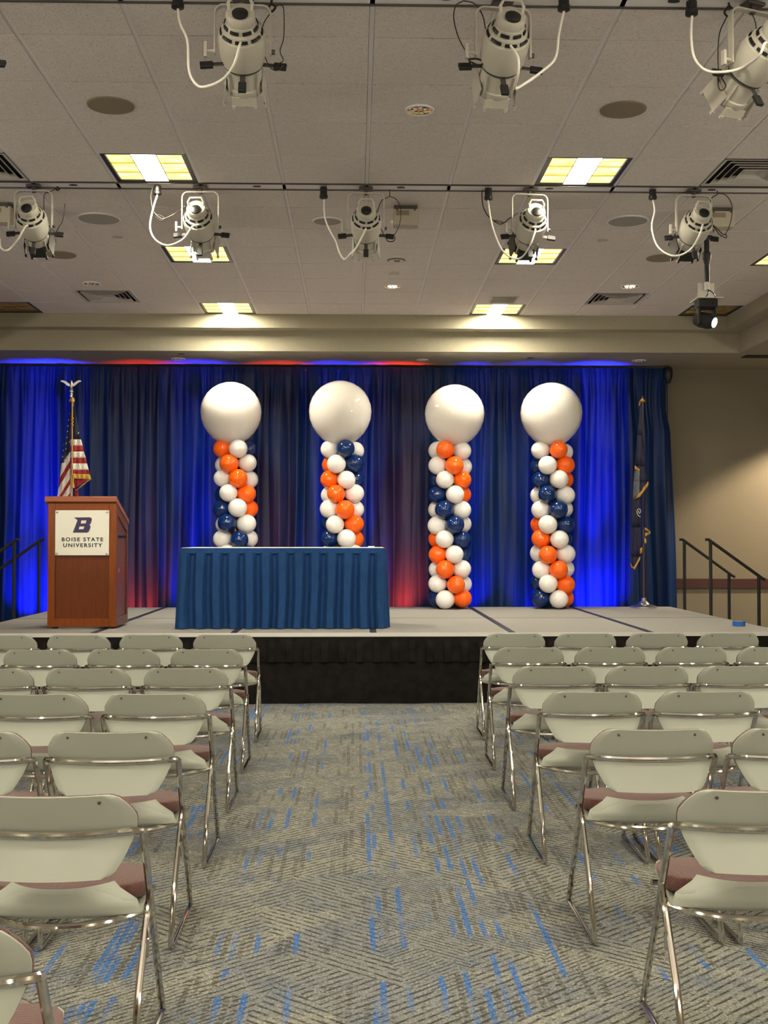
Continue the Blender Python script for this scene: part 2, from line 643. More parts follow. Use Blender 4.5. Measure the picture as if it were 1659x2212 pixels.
cb = MB()
rows = [Y0 - PY * j for j in range(1, 28)]
for yb in rows:
    for i in range(-7, 7):
        if (i, round(yb, 2)) in holes:
            continue
        xa, xb = X0 + i * PX + .013, X0 + (i + 1) * PX - .013
        segs = [(yb + .004, yb + PY - .004)]
        for a, b in TR:
            nx = []
            for p, q in segs:
                if b <= p or a >= q:
                    nx.append((p, q))
                else:
                    if a - p > .05:
                        nx.append((p, a - .004))
                    if q - b > .05:
                        nx.append((b + .004, q))
            segs = nx
        for p, q in segs:
            e = .0015
            vs = [(xa, p, ZC + .014), (xb, p, ZC + .014), (xb, q, ZC + .014), (xa, q, ZC + .014),
                  (xa + e, p + e, ZC), (xb - e, p + e, ZC), (xb - e, q - e, ZC), (xa + e, q - e, ZC)]
            cb.add(vs, [(4, 7, 6, 5), (0, 4, 5, 1), (1, 5, 6, 2), (2, 6, 7, 3), (3, 7, 4, 0)])
ceil = cb.build('ceiling', M['tile'], None, recalc=False)
ceil['kind'] = 'structure'
ceil['label'] = 'grey-white acoustic tile ceiling'
gb = MB()
for i in range(-7, 8):
    x = X0 + i * PX
    gb.bb((x - .012, YB, ZC + .004), (x + .012, Y0, ZC + .03))
gb.build('ceiling_grid', M['tbar'], ceil)
# solid deck above the tiles
struct('ceiling_deck', MB().bb((XL, YB, 4.22), (XR, YW, 4.3)), M['black_matte'], 'dark deck above the hung ceiling')

# the stepped soffit round the tray: far end and both sides
sb = MB()
for x0, x1 in ((XL, XR),):
    sb.bb((tray_l - .25, Y0, 3.835), (tray_r + .25, Y0 + .2, 4.22))
    sb.bb((XL, Y0 + .2, 3.60), (XR, YW, 4.22))
struct('trim_2', sb, M['soffit'], 'cream stepped soffit above the curtain, two bright light pools on it', sharp=20)
for nm, xa, xb, lab in (('trim_3', tray_r, XR, 'cream stepped soffit along the right side'), ('trim_4', tray_l, XL, 'cream stepped soffit along the left side')):
    sgn = 1 if xb > 0 else -1
    q = MB()
    q.bb((xa, YB, 3.835), (xa + sgn * .2, Y0, 4.22))
    q.bb((xa + sgn * .2, YB, 3.60), (xb, Y0 + .2, 4.22))
    struct(nm, q, M['soffit'], lab, sharp=20)

# ------------------------------------------------------------------ ceiling fittings
def troffer(i, yb, label, on=True):
    xa, xb = X0 + i * PX + .014, X0 + (i + 1) * PX - .014
    ya, ye = yb + .006, yb + PY - .006
    t = thing('ceiling_light', label, 'ceiling light', ((xa + xb) / 2, (ya + ye) / 2, ZC), 'square recessed ceiling lights')
    h = MB()
    top = ZC + .085
    h.bb((xa, ya, ZC + .002), (xa + .03, ye, top)).bb((xb - .03, ya, ZC + .002), (xb, ye, top))
    h.bb((xa + .03, ya, ZC + .002), (xb - .03, ya + .012, top)).bb((xa + .03, ye - .012, ZC + .002), (xb - .03, ye, top))
    h.bb((xa, ya, top), (xb, ye, top + .01))
    h.build('housing', M['black'], t)
    L, Rr = xa + .03, xb - .03
    w = (Rr - L) / 3
    if on:
        MB().bb((L + w + .004, ya + .014, ZC + .014), (L + 2 * w - .004, ye - .014, ZC + .024)).build('lamp', M['trof_lamp2'] if yb > 12 else M['trof_lamp'], t)
    lens = MB()
    for a, b in ((L, L + w), (L + 2 * w, Rr)) if on else ((L, L + w), (L + w, L + 2 * w), (L + 2 * w, Rr)):
        lens.bb((a + .002, ya + .014, ZC + .014), (b - .002, ye - .014, ZC + .024))
    lens.build('lens', M['trof_side'] if on else M['trof_off'], t)
    lv = MB()
    for q in (1, 2):
        lv.bb((L + q * w - .003, ya + .012, ZC + .004), (L + q * w + .003, ye - .012, ZC + .013))
    d = (ye - ya) / 3
    for q in (1, 2):
        lv.bb((L, ya + q * d - .003, ZC + .004), (Rr, ya + q * d + .003, ZC + .013))
    lv.build('louver', M['gold_refl'], t)


TL = {(-3, 12.58): 'lit square ceiling light touching the far soffit, left of centre', (2, 12.58): 'lit square ceiling light touching the far soffit, right of centre',
      (-3, 10.14): 'lit square ceiling light behind the left spotlight with all-white front', (2, 10.14): 'lit square ceiling light behind the right-hand spotlight with black front',
      (-3, 7.70): 'large lit square ceiling light just before the track, on the left', (2, 7.70): 'large lit square ceiling light just before the track, on the right',
      (6, 10.14): 'lit square ceiling light cut off by the right edge of the photo'}
for i, y in lit:
    troffer(i, y, TL[(i, round(y, 2))])
for i, y in unlit:
    troffer(i, y, 'unlit amber square ceiling light at the far left corner' if i < 0 else 'unlit amber square ceiling light at the far right, behind the black moving light', on=False)
for n_, (i, y) in enumerate(behind):
    troffer(i, y, 'lit square ceiling light above or behind the camera, out of view')


def vent(i, yb, label):
    xa, xb = X0 + i * PX + .014, X0 + (i + 1) * PX - .014
    ya, ye = yb + .006, yb + PY - .006
    cx, cy = (xa + xb) / 2, (ya + ye) / 2
    t = thing('ceiling_vent', label, 'vent', (cx, cy, ZC), 'square ceiling air vents')
    MB().bb((xa, ya, ZC + .05), (xb, ye, ZC + .06)).build('backing', M['black_matte'], t)
    fr = MB()
    for k, (s0, s1) in enumerate(((.285, .262), (.235, .205), (.190, .160), (.145, .115), (.10, .06))):
        z0, z1 = (ZC - .002 - .002 * k, ZC + .018) if k else (ZC - .002, ZC + .004)
        for a in range(4):
            m = Matrix.Translation((cx, cy, 0)) @ Matrix.Rotation(a * PI / 2, 4, 'Z')
            vs = [m @ Vector(p) for p in ((-s0, -s0, z0), (s0, -s0, z0), (s1, -s1, z1), (-s1, -s1, z1), (-s0, -s0, z0 + .004), (s0, -s0, z0 + .004), (s1, -s1, z1 + .004), (-s1, -s1, z1 + .004))]
            fr.add(vs, [(0, 1, 2, 3), (4, 7, 6, 5), (0, 4, 5, 1), (1, 5, 6, 2), (2, 6, 7, 3), (3, 7, 4, 0)])
    fr.bb((cx - .06, cy - .06, ZC + .014), (cx + .06, cy + .06, ZC + .02))
    fr.build('louver', M['vent'], t)


vent(-5, 11.9708, 'square louvred vent on the left, near the far soffit')
vent(4, 11.9708, 'square louvred vent on the right, near the far soffit')
vent(4, 7.7036, 'large square louvred vent at the right edge, before the track')
vent(-5, 7.7036, 'square louvred vent at the left edge, before the track')

t = thing('return_grille', 'small rectangular grey grille beside the far right-hand ceiling light', 'vent', (1.58, 12.31, ZC))
MB().bb((1.43, 12.14, ZC - .006), (1.73, 12.48, ZC - .0005)).build('frame', M['vent'], t, bevel=.002)
g = MB()
for k in range(9):
    g.bb((1.455, 12.17 + k * .033, ZC - .011), (1.705, 12.185 + k * .033, ZC - .006))
g.build('slats', M['bronze'], t)

SPK = [(-1.451, 6.831, .125, 'round tan ceiling speaker in the nearer left tile, clear of the spotlights', 0), (1.598, 6.822, .125, 'round tan ceiling speaker in the nearer right tile', 0),
       (-2.056, 9.269, .16, 'round grey ceiling speaker just past the track, left of the brightly lit spotlight', 1), (2.195, 9.232, .155, 'round grey ceiling speaker just past the track on the right', 1),
       (-.229, 9.292, .11, 'small round ceiling speaker behind the cable of the middle spotlight', 1),
       (-2.663, 10.461, .125, 'round tan ceiling speaker beside the black front of the far left spotlight', 0), (2.797, 10.447, .13, 'round tan ceiling speaker half behind the far right spotlight', 0)]
for x, y, r, lab, pale in SPK:
    t = thing('ceiling_speaker', lab, 'speaker', (x, y, ZC), 'round ceiling speakers')
    MB().lathe([(r + .014, ZC), (r + .012, ZC - .006), (r, ZC - .009), (r, ZC - .004)], 40).build('rim', M['tbar'] if pale else M['speaker'], t)
    MB().lathe([(r, ZC - .003), (r, ZC - .007), (0, ZC - .010)], 40).build('grille', M['speaker_pale'] if pale else M['speaker'], t)


def downlight(x, y, r, z, on, label):
    t = thing('downlight', label, 'downlight', (x, y, z), 'round recessed downlights')
    MB().lathe([(r + .012, z), (r + .010, z - .008), (r, z - .010), (r * .98, z - .002)], 32, caps=False).build('trim_ring', M['tbar'], t)
    MB().lathe([(r, z - .006), (r * .86, z - .001), (r * .55, z - .0005), (0, z - .0004)], 32, caps=False).build('reflector', M['gold_refl'], t)
    b = MB()
    for k in range(7):
        a = 2 * PI * k / 7 + .3
        b.lathe([(0, z - .012), (.010, z - .009), (.013, z - .004), (.008, z - .001)], 8, Matrix.Translation((x + .5 * r * math.cos(a), y + .55 * r * math.sin(a), 0)))
    o = MB()
    o.v, o.f, o.mi = b.v, b.f, b.mi
    o.build('bulb', M['can_on'] if on else M['can_off'], t)
    for ch in t.children:
        if ch.name.startswith(('trim_ring', 'reflector')):
            for v in ch.data.vertices:
                v.co.x += 0
    return t


# lathe profiles above are turned about the world axis: shift them onto the fitting
_lathe0 = MB.lathe


def shifted(x, y):
    def f(s, prof, n=24, M=None, caps=True, arc=None):
        return _lathe0(s, prof, n, (M if M is not None else Matrix.Translation((x, y, 0))), caps, arc)
    return f


for o in [o for o in C.objects if o.name.startswith('ceiling_speaker')]:
    for ch in o.children:
        for v in ch.data.vertices:
            v.co.x += o.location.x
            v.co.y += o.location.y
for x, y, r, z, on, lab in [(.381, 6.859, .078, ZC, False, 'round gold downlight in the nearest row, right of centre'), (.373, 9.29, .085, ZC, True, 'round downlight just behind the white box in the middle of the ceiling'),
                            (.374, 11.686, .075, ZC, True, 'small lit downlight in the far middle of the ceiling'), (2.785, 11.627, .085, ZC, True, 'small lit downlight on the far right of the ceiling'),
                            (-2.65, 11.633, .08, ZC, False, 'small dim downlight on the far left beside the louvred vent'),
                            (-2.14, 13.98, .075, 3.60, False, 'soffit downlight above the curtain, left of the balloon columns'), (.81, 13.98, .06, 3.60, False, 'soffit downlight above the third balloon column'),
                            (3.45, 13.98, .075, 3.60, False, 'soffit downlight above the right-hand flag')]:
    MB.lathe = shifted(x, y)
    downlight(x, y, r, z, on, lab)
MB.lathe = _lathe0


def disc(name, lab, cat, x, y, z, prof, m, group=None):
    o = MB().lathe(prof, 24, Matrix.Translation((x, y, z))).build(name, m, None, origin=(x, y, z))
    return tag(o, lab, cat, group)


disc('sprinkler_cover', 'small round pale cover plate on the left side of the ceiling', 'sprinkler', -2.02, 9.82, ZC, [(.05, 0), (.048, -.006), (0, -.008)], M['vent'], 'round sprinkler covers')
disc('sprinkler_cover', 'small round pale cover plate on the right side of the ceiling', 'sprinkler', 2.12, 9.83, ZC, [(.05, 0), (.048, -.006), (0, -.008)], M['vent'], 'round sprinkler covers')
disc('sprinkler_cover', 'small round cover on the soffit underside, just left of the first balloon column', 'sprinkler', -2.05, 13.62, 3.6, [(.04, 0), (.038, -.006), (0, -.008)], M['bronze'], 'round sprinkler covers')
disc('sprinkler_cover', 'small round cover on the soffit underside, above the fourth balloon column', 'sprinkler', 2.1, 13.8, 3.6, [(.04, 0), (.038, -.006), (0, -.008)], M['bronze'], 'round sprinkler covers')
t = thing('smoke_detector', 'round white smoke detector in the middle of the ceiling', 'smoke detector', (.371, 10.507, ZC))
Md = Matrix.Translation((.371, 10.507, ZC))
MB().lathe([(.088, 0), (.088, -.012), (.074, -.03), (.05, -.04), (0, -.043)], 28, Md).build('body', M['plastic_white'], t)
MB().lathe([(.080, -.0245), (.083, -.0225), (.083, -.028), (.076, -.031)], 28, Md, caps=False).build('vent_ring', M['bronze'], t)
MB().box((.375, 10.46, ZC - .038), (.05, .015, .012)).build('sensor', M['black'], t)
o = MB().bb((.32, 11.06, ZC - .012), (.42, 11.13, ZC)).build('sensor_plate', M['vent'], None, bevel=.003, origin=(.37, 11.1, ZC))
tag(o, 'small rectangular plate between the smoke detector and the far middle downlight', 'sensor')


def hung_box(x, y, lab):
    t = thing('ceiling_box', lab, 'equipment box', (x, y, ZC), 'beige boxes hung behind the track')
    MB().bb((x - .095, y - .05, ZC - .16), (x + .095, y + .07, ZC - .035)).build('body', M['beige_box'], t, bevel=.006)
    MB().bb((x - .09, y - .02, ZC - .035), (x + .09, y + .05, ZC)).bb((x - .075, y - .052, ZC - .05), (x - .06, y - .045, ZC - .015)).bb((x + .06, y - .052, ZC - .05), (x + .075, y - .045, ZC - .015)).build('bracket', M['bronze'], t)
    MB().bb((x - .075, y - .054, ZC - .085), (x + .025, y - .050, ZC - .05)).build('panel', M['speaker'], t)


hung_box(.385, 8.86, 'beige box hung behind the track beside the middle spotlight')
hung_box(2.83, 8.86, 'beige box hung behind the far right spotlight')
hung_box(-2.72, 8.86, 'beige box at the left edge behind the far left spotlight')

o = MB().bb((4.62, 13.52, 3.592), (6.2, 13.72, 3.5995)).build('slot_diffuser', M['black_matte'], None, origin=(5.4, 13.6, 3.6))
tag(o, 'long black slot in the soffit underside at the right edge of the photo', 'vent')

# ------------------------------------------------------------------ lighting tracks and spotlights
for k, (a, b) in enumerate(TR):
    lab = 'long recessed lighting track across the ceiling with five spotlights' if k == 0 else 'nearest lighting track along the top edge of the photo'
    t = thing('lighting_track', lab, 'track', (0, a, ZC), 'recessed lighting tracks')
    q = MB()
    q.bb((tray_l, a, ZC - .004), (tray_r, a + .012, ZC + .03)).bb((tray_l, b - .012, ZC - .004), (tray_r, b, ZC + .03))
    q.build('edge_lip', M['bronze'], t)
    MB().bb((tray_l, a + .012, ZC + .004), (tray_r, b - .012, ZC + .03)).build('channel', M['tbar'], t)
    for j, x in enumerate((-2.05, -.72, .33, 1.42, 2.62)):
        xx = x + (.1 if k else 0)
        MB().lathe([(.02, 0), (.02, -.004), (.012, -.005)], 12, Matrix.Translation((xx, (a + b) / 2, ZC + .004)) @ Matrix.Diagonal((1.5, .8, 1, 1))).build('socket', M['black'], t)
    MB().bb((-.30, a + .03, ZC + .001), (-.23, b - .06, ZC + .004)).build('paper_tag', M['paper'], t)


def spotlight(x, Y, piv_dz, az, el, label, front='white', cable=None, plug=None, safety=None, tilt=0, eye=None, power=1.0, beam=None):
    """ellipsoidal stage spotlight hung from the track by a yoke"""
    root = thing('stage_spotlight', label, 'spotlight', (x, Y, ZC), 'stage spotlights hung from the tracks')
    d = Vector((math.sin(R(az)) * math.cos(R(el)), math.cos(R(az)) * math.cos(R(el)), -math.sin(R(el))))
    side = Vector((math.cos(R(az)), -math.sin(R(az)), 0))
    down = d.cross(side)
    piv = Vector((x, Y, ZC - piv_dz))
    # local axes: X = side, Y = toward the underside, Z = beam
    if down.z > 0:
        down = -down
    B = Matrix((side, down, d)).transposed().to_4x4()
    W = Matrix.Translation(piv) @ B @ Matrix.Diagonal((1.1, 1.1, .82, 1))

    def mb():
        q = MB()
        q.M = W
        return q
    hot = M['white_enamel']
    # rear shell with cooling steps
    mb().lathe([(.045, -.205), (.064, -.20), (.07, -.165), (.083, -.16), (.088, -.128), (.099, -.122), (.102, -.085), (.098, .02), (.088, .066), (.07, .074)], 28).build('body', hot, root)
    vs = mb()
    for a0 in range(8):
        a = a0 * 45 + 6
        vs.lathe([(.0715, -.19), (.0745, -.172), (.071, -.172), (.068, -.19)], 5, arc=(R(a), R(a + 32)))
        vs.lathe([(.0895, -.150), (.0925, -.134), (.088, -.134), (.085, -.150)], 5, arc=(R(a + 20), R(a + 54)))
    vs.build('vent_slots', M['black'], root, sharp=60)
    mb().lathe([(.034, -.262), (.058, -.258), (.064, -.24), (.060, -.203), (.045, -.198)], 24).build('lamp_cap', hot, root)
    h = mb()
    h.tube([(-.045, -.012, -.25), (-.05, -.03, -.285), (-.036, -.05, -.305), (.036, -.05, -.305), (.05, -.03, -.285), (.045, -.012, -.25)], .008, 6)
    h.build('handle', hot, root)
    mb().lathe([(.020, -.256), (.034, -.262), (.034, -.275), (.020, -.285), (0, -.287)], 14, W.__class__.Translation((0, .022, 0))).build('knob', M['black'], root)
    # gate band and lens tube
    mb().lathe([(.070, .070), (.086, .072), (.086, .078), (.066, .082)], 28, caps=False).build('gate_band', M['bronze'], root)
    lt = mb()
    lt.lathe([(.068, .078), (.080, .09), (.078, .12), (.076, .232), (.066, .240), (.060, .238)], 28)
    for a in (45, 135, 225, 315):
        c, s_ = math.cos(R(a)), math.sin(R(a))
        lt.box((c * .080, s_ * .080, .165), (.026, .008, .14), rz=R(a))
    lt.build('lens_tube', hot, root)
    fr = mb()
    fm = hot if front == 'white' else M['black']
    z0 = .19 if front == 'white' else .165
    fr.lathe([(.075, z0 + .01), (.084, z0 + .014), (.084, z0 + .05), (.078, .256), (.064, .254)], 28, caps=False)
    hw = .082
    for sx, sy in ((1, 0), (-1, 0), (0, 1), (0, -1)):
        ux, uy = (0, 1) if sx else (1, 0)
        px_, py_ = sx * hw, sy * hw
        w2 = .054 if sy else .070
        zs_ = (z0 + .045 if front == 'white' else z0 + .02) if sy else z0 - .015
        hx = 1 if sy else 1.10
        fr.add([(px_ * .95 + ux * w2, py_ * .95 + uy * w2, zs_), (px_ * .95 - ux * w2, py_ * .95 - uy * w2, zs_), (px_ * hx - ux * w2, py_ * hx - uy * w2, .292), (px_ * hx + ux * w2, py_ * hx + uy * w2, .292),
                (px_ * 1.0 + ux * w2, py_ * 1.0 + uy * w2, zs_), (px_ * 1.0 - ux * w2, py_ * 1.0 - uy * w2, zs_), (px_ * (hx + .05) - ux * w2, py_ * (hx + .05) - uy * w2, .292), (px_ * (hx + .05) + ux * w2, py_ * (hx + .05) + uy * w2, .292)],
               [(0, 1, 2, 3), (4, 7, 6, 5), (0, 4, 5, 1), (1, 5, 6, 2), (2, 6, 7, 3), (3, 7, 4, 0)])
        for s2 in (1, -1):
            fr.box((px_ * hx + ux * s2 * (w2 - .006), py_ * hx + uy * s2 * (w2 - .006), .302), (.014, .014, .022))
    fr.build('color_frame_holder', fm, root)
    mb().lathe([(.056, .222), (.04, .228), (0, .231)], 24, caps=False).build('lens', M['steel'], root)
    # shutter handles: left, right, underside
    for (cx_, cy_), tw in (((1, .12), .12), ((-1, .12), -.12), ((.0, 1), 0)):
        q = mb()
        n_ = Vector((cx_, cy_)).normalized()
        zz = .068
        ang = math.atan2(n_.y, n_.x)
        q.cur = 0
        q.box((n_.x * .105, n_.y * .105, zz + .008), (.07, .024, .006), rz=ang)
        q.cur = 1
        q.box((n_.x * .16, n_.y * .16, zz + .010), (.056, .034, .022), rz=ang)
        q.build('shutter_handle', [M['bronze'], M['grip']], root, bevel=.004)
    # yoke and clamp (upright, not tilted)
    w = .132
    zt = piv.z
    top = ZC - .045
    pts = [(-w, zt - .015), (-w, top - .04)] + [(-w + .04 - .04 * math.cos(R(a)), top - .04 + .04 * math.sin(R(a))) for a in (25, 50, 75)] + [(-w + .04, top), (w - .04, top)] + \
          [(w - .04 + .04 * math.sin(R(a)), top - .04 + .04 * math.cos(R(a))) for a in (15, 40, 65)] + [(w, top - .04), (w, zt - .015)]
    yk = MB()
    yk.M = Matrix.Translation((x, Y, 0)) @ Matrix.Rotation(-R(az), 4, 'Z')
    yk.ribbon(pts, .004, -.016, .016)
    yk.build('yoke', hot, root)
    cl = MB()
    cl.M = yk.M
    cl.bb((-.012, -.012, top - .012), (.012, .012, ZC - .004)).bb((-.05, -.035, ZC - .020), (.05, .035, ZC - .004))
    cl.build('track_clamp', M['bronze'], root, bevel=.003)
    kb = MB()
    kb.M = yk.M
    kb.tube([(-w - .002, 0, zt), (-w - .04, 0, zt)], .008, 8).bb((-w - .05, -.012, zt - .03), (-w - .036, .012, zt + .04))
    kb.build('tilt_knob', hot, root)
    kb = MB()
    kb.M = yk.M
    kb.tube([(w, 0, zt), (w + .02, 0, zt)], .012, 8)
    kb.build('pivot_bolt', M['bronze'], root)
    if cable:
        nc = len(cable)
        P = [at(a, b, c - (.09 if k >= nc - 2 else 0)) for k, (a, b, c) in enumerate(cable)]
        end = W @ Vector((0, .092, -.15))
        P.append(end)
        MB().tube(smooth_path(P, 5), .0065, 7).build('power_cable', M['white_cable'], root)
    if plug:
        p = at(*plug)
        MB().lathe([(.026, ZC - .005 - p.z), (.026, .025), (.030, .02), (.030, .0), (.018, -.006)], 16, Matrix.Translation(p)).build('plug', M['black'], root)
    if safety:
        for P, cl_, r in safety:
            MB().tube(smooth_path([at(a, b, c) for a, b, c in P], 5), r, 6, closed=cl_).build('safety_cable', M['white_cable'] if front == 'w2' else M['wire'], root)
    # the lamp's own light
    lp = W @ Vector((0, 0, .315))
    if power > 0:
        b_el, b_az = beam or (31, az * .6)
        dd = Vector((math.sin(R(b_az)) * math.cos(R(b_el)), math.cos(R(b_az)) * math.cos(R(b_el)), -math.sin(R(b_el))))
        lamp('spotlight_beam', 'SPOT', lp, lp + dd, SPOT_W * power, (1, .93, .82), spot_size=R(44), spot_blend=.25, shadow_soft_size=.06)
    return root


Y2, Y1 = 8.40, 5.44
spotlight(-2.335, Y2, .30, -2, 25, 'far left track spotlight with a black front', 'black',
          cable=[(0, 515, 8.35), (2, 535, 8.35), (14, 541, 8.35), (27, 532, 8.35), (40, 515, 8.35), (54, 490, 8.33)],
          safety=[([(122, 407, 8.4), (107, 415, 8.4), (96, 420, 8.4), (95, 450, 8.4), (97, 478, 8.4), (108, 490, 8.4), (120, 504, 8.4)], False, .003),
                  ([(120, 504, 8.4), (128, 490, 8.4), (135, 478, 8.4), (139, 460, 8.4), (140, 440, 8.4)], False, .004),
                  ([(124, 403, 8.4), (124, 405, 8.4), (129, 407, 8.4), (124, 411, 8.4), (119, 406, 8.4)], False, .006)], power=1)
spotlight(-1.13, Y2, .30, 2, 25, 'brightly lit all-white spotlight on the track, left of centre', 'white',
          cable=[(340, 421, 8.38), (331, 450, 8.36), (324, 490, 8.34), (335, 517, 8.33), (362, 530, 8.33), (395, 517, 8.33), (415, 490, 8.3)], plug=(340, 420, 8.39),
          safety=[([(330, 405, 8.4), (326, 425, 8.4), (331, 455, 8.38), (345, 470, 8.38), (355, 472, 8.38), (375, 463, 8.38), (392, 452, 8.4), (399, 445, 8.4)], False, .0045),
                  ([(333, 462, 8.38), (345, 465, 8.38), (355, 471, 8.38), (348, 476, 8.38), (336, 468, 8.38)], True, .004)], power=1.1)
spotlight(.075, Y2, .30, 0, 25, 'middle track spotlight with carabiner hanging on its right', 'white',
          cable=[(700, 431, 8.39), (702, 470, 8.38), (714, 500, 8.36), (725, 520, 8.36), (733, 545, 8.36), (744, 560, 8.36), (757, 548, 8.36), (771, 532, 8.38)], plug=(699, 428, 8.39),
          safety=[([(841, 409, 8.4), (841, 424, 8.4), (826, 432, 8.4), (818, 448, 8.4), (816, 470, 8.4), (822, 492, 8.4), (834, 514, 8.4)], False, .003),
                  ([(841, 424, 8.4), (855, 430, 8.4), (864, 445, 8.4), (866, 470, 8.4), (860, 493, 8.4), (850, 511, 8.4)], False, .003),
                  ([(834, 514, 8.4), (838, 521, 8.4), (850, 521, 8.4), (853, 513, 8.4), (845, 512, 8.4)], True, .004)], power=1)
spotlight(1.275, Y2, .30, -6, 25, 'track spotlight with a black front, right of centre', 'black',
          cable=[(1054, 431, 8.39), (1058, 462, 8.38), (1067, 500, 8.36), (1085, 540, 8.34), (1108, 558, 8.33), (1128, 555, 8.3), (1145, 530, 8.28), (1156, 500, 8.27)], plug=(1055, 431, 8.39),
          safety=[([(1043, 410, 8.4), (1041, 422, 8.4), (1045, 450, 8.4), (1060, 472, 8.4), (1085, 482, 8.4), (1100, 472, 8.4), (1119, 460, 8.4)], False, .004),
                  ([(1066, 476, 8.4), (1078, 477, 8.4), (1088, 481, 8.4), (1080, 485, 8.4), (1068, 479, 8.4)], True, .003)], power=1)
spotlight(2.485, Y2, .30, -4, 25, 'far right track spotlight with a black front, before the hanging moving light', 'black',
          cable=[(1410, 430, 8.39), (1414, 455, 8.38), (1408, 490, 8.36), (1418, 528, 8.34), (1440, 548, 8.32), (1465, 552, 8.3), (1492, 538, 8.28), (1510, 510, 8.27), (1518, 485, 8.27)], plug=(1410, 430, 8.39),
          safety=[([(1549, 412, 8.4), (1549, 420, 8.4), (1538, 427, 8.4), (1533, 440, 8.4)], False, .004), ([(1549, 418, 8.4), (1567, 421, 8.4), (1580, 440, 8.4), (1581, 465, 8.4), (1575, 490, 8.4), (1566, 508, 8.4)], False, .003),
                  ([(1537, 483, 8.4), (1550, 495, 8.4), (1560, 505, 8.4), (1569, 508, 8.4), (1568, 514, 8.4), (1553, 506, 8.4)], True, .0035)], power=1)
spotlight(-.535, Y1, .262, -2, 30, 'large near spotlight at the top left of the photo', 'white',
          cable=[(384, 15, 5.43), (389, 50, 5.42), (405, 88, 5.4), (408, 150, 5.38), (420, 178, 5.37), (440, 188, 5.36), (480, 172, 5.35), (505, 140, 5.33), (517, 100, 5.32)], plug=(384, 17, 5.43),
          safety=[([(587, 0, 5.44), (587, 8, 5.44), (595, 15, 5.44), (587, 25, 5.44), (580, 16, 5.44), (587, 8, 5.44)], False, .006),
                  ([(595, 14, 5.44), (606, 11, 5.44), (613, 22, 5.44), (613, 80, 5.44), (605, 110, 5.44), (612, 130, 5.44), (603, 137, 5.44)], False, .0025),
                  ([(585, 27, 5.44), (570, 50, 5.44), (564, 80, 5.44), (568, 110, 5.44), (583, 145, 5.44), (600, 152, 5.44), (612, 140, 5.44)], False, .0025)], power=.9)
spotlight(.70, Y1, .262, -6, 30, 'large near spotlight at the top, right of centre, cable looping to the right', 'white',
          cable=[(1218, 24, 5.43), (1207, 75, 5.42), (1200, 125, 5.4), (1170, 155, 5.4), (1130, 183, 5.38), (1112, 190, 5.36), (1119, 160, 5.33), (1119, 125, 5.32)], plug=(1218, 22, 5.43),
          safety=[([(1001, 2, 5.44), (985, 12, 5.44), (980, 40, 5.44), (990, 80, 5.44), (1007, 113, 5.44)], False, .003), ([(1001, 2, 5.44), (1025, 8, 5.44), (1043, 35, 5.44), (1050, 75, 5.44), (1052, 105, 5.44)], False, .003),
                  ([(1012, 128, 5.44), (1030, 127, 5.44), (1046, 134, 5.44), (1035, 141, 5.44), (1015, 133, 5.44)], True, .005)], power=.9)
spotlight(1.90, Y1, .30, -22, 30, 'large near spotlight cut off by the top right corner of the photo', 'white',
          cable=[(1495, 34, 5.43), (1493, 80, 5.42), (1500, 125, 5.4), (1525, 152, 5.4), (1565, 155, 5.38), (1605, 145, 5.36), (1640, 120, 5.3), (1655, 92, 5.28)], plug=(1494, 32, 5.43),
          safety=[([(1574, 6, 5.44), (1576, 13, 5.44), (1585, 24, 5.44), (1574, 36, 5.44), (1565, 27, 5.44), (1573, 14, 5.44)], False, .006),
                  ([(1569, 38, 5.44), (1555, 70, 5.44), (1551, 110, 5.44), (1552, 148, 5.44), (1555, 165, 5.44)], False, .003),
                  ([(1583, 22, 5.44), (1600, 17, 5.44), (1622, 28, 5.44), (1633, 55, 5.44), (1629, 85, 5.44)], False, .0025),
                  ([(1552, 165, 5.44), (1557, 163, 5.44), (1560, 170, 5.44), (1568, 185, 5.44), (1560, 195, 5.44), (1553, 190, 5.44), (1551, 172, 5.44)], True, .004)], power=.9)
spotlight(-1.868, Y1, .262, 0, 30, 'near spotlight at the top left edge, only a handle in view', 'white', power=.9)

# moving light on its pole, right
xm, ym = atm = (at(1527, 600, 9.7).x, 9.7)
t = thing('moving_light', 'black moving-head light hanging from a black pole at the upper right', 'stage light', (xm, ym, ZC))
MB().tube([(xm, ym, ZC), (xm, ym, 3.585)], .022, 14).lathe([(.022, 3.86), (.036, 3.85), (.036, 3.80), (.028, 3.78), (.022, 3.75)], 14, Matrix.Translation((xm, ym, 0))).lathe([(.05, ZC), (.05, ZC - .015), (.02, ZC - .02)], 14, Matrix.Translation((xm, ym, 0))).build('pole', M['black'], t)
MB().bb((xm - .068, ym + .03, 3.455), (xm + .072, ym + .036, 3.60)).bb((xm - .11, ym - .10, 3.449), (xm + .11, ym + .12, 3.455)).lathe([(.024, 3.53), (.024, 3.60)], 12, Matrix.Translation((xm, ym, 0))).build('bracket', M['plastic_white'], t)
MB().bb((xm - .09, ym - .08, 3.375), (xm + .07, ym + .08, 3.447)).build('base', M['black_matte'], t, bevel=.012)
for a_, b_ in ((-.085, -.065), (.05, .07)):
    MB().bb((xm + a_, ym - .04, 3.24), (xm + b_, ym + .04, 3.38)).build('yoke_arm', M['black_matte'], t, bevel=.006)
hd = Vector((.62, -.66, -.30)).normalized()
MH = Matrix.Translation((xm - .012, ym, 3.272)) @ hd.to_track_quat('Z', 'Y').to_matrix().to_4x4()
MB().lathe([(.02, -.10), (.055, -.095), (.066, -.05), (.066, .03), (.05, .075), (.046, .085)], 24, MH).build('head', M['black_matte'], t)
MB().lathe([(.044, .086), (.03, .091), (0, .093)], 24, MH, caps=False).build('lens', M['head_lens'], t)
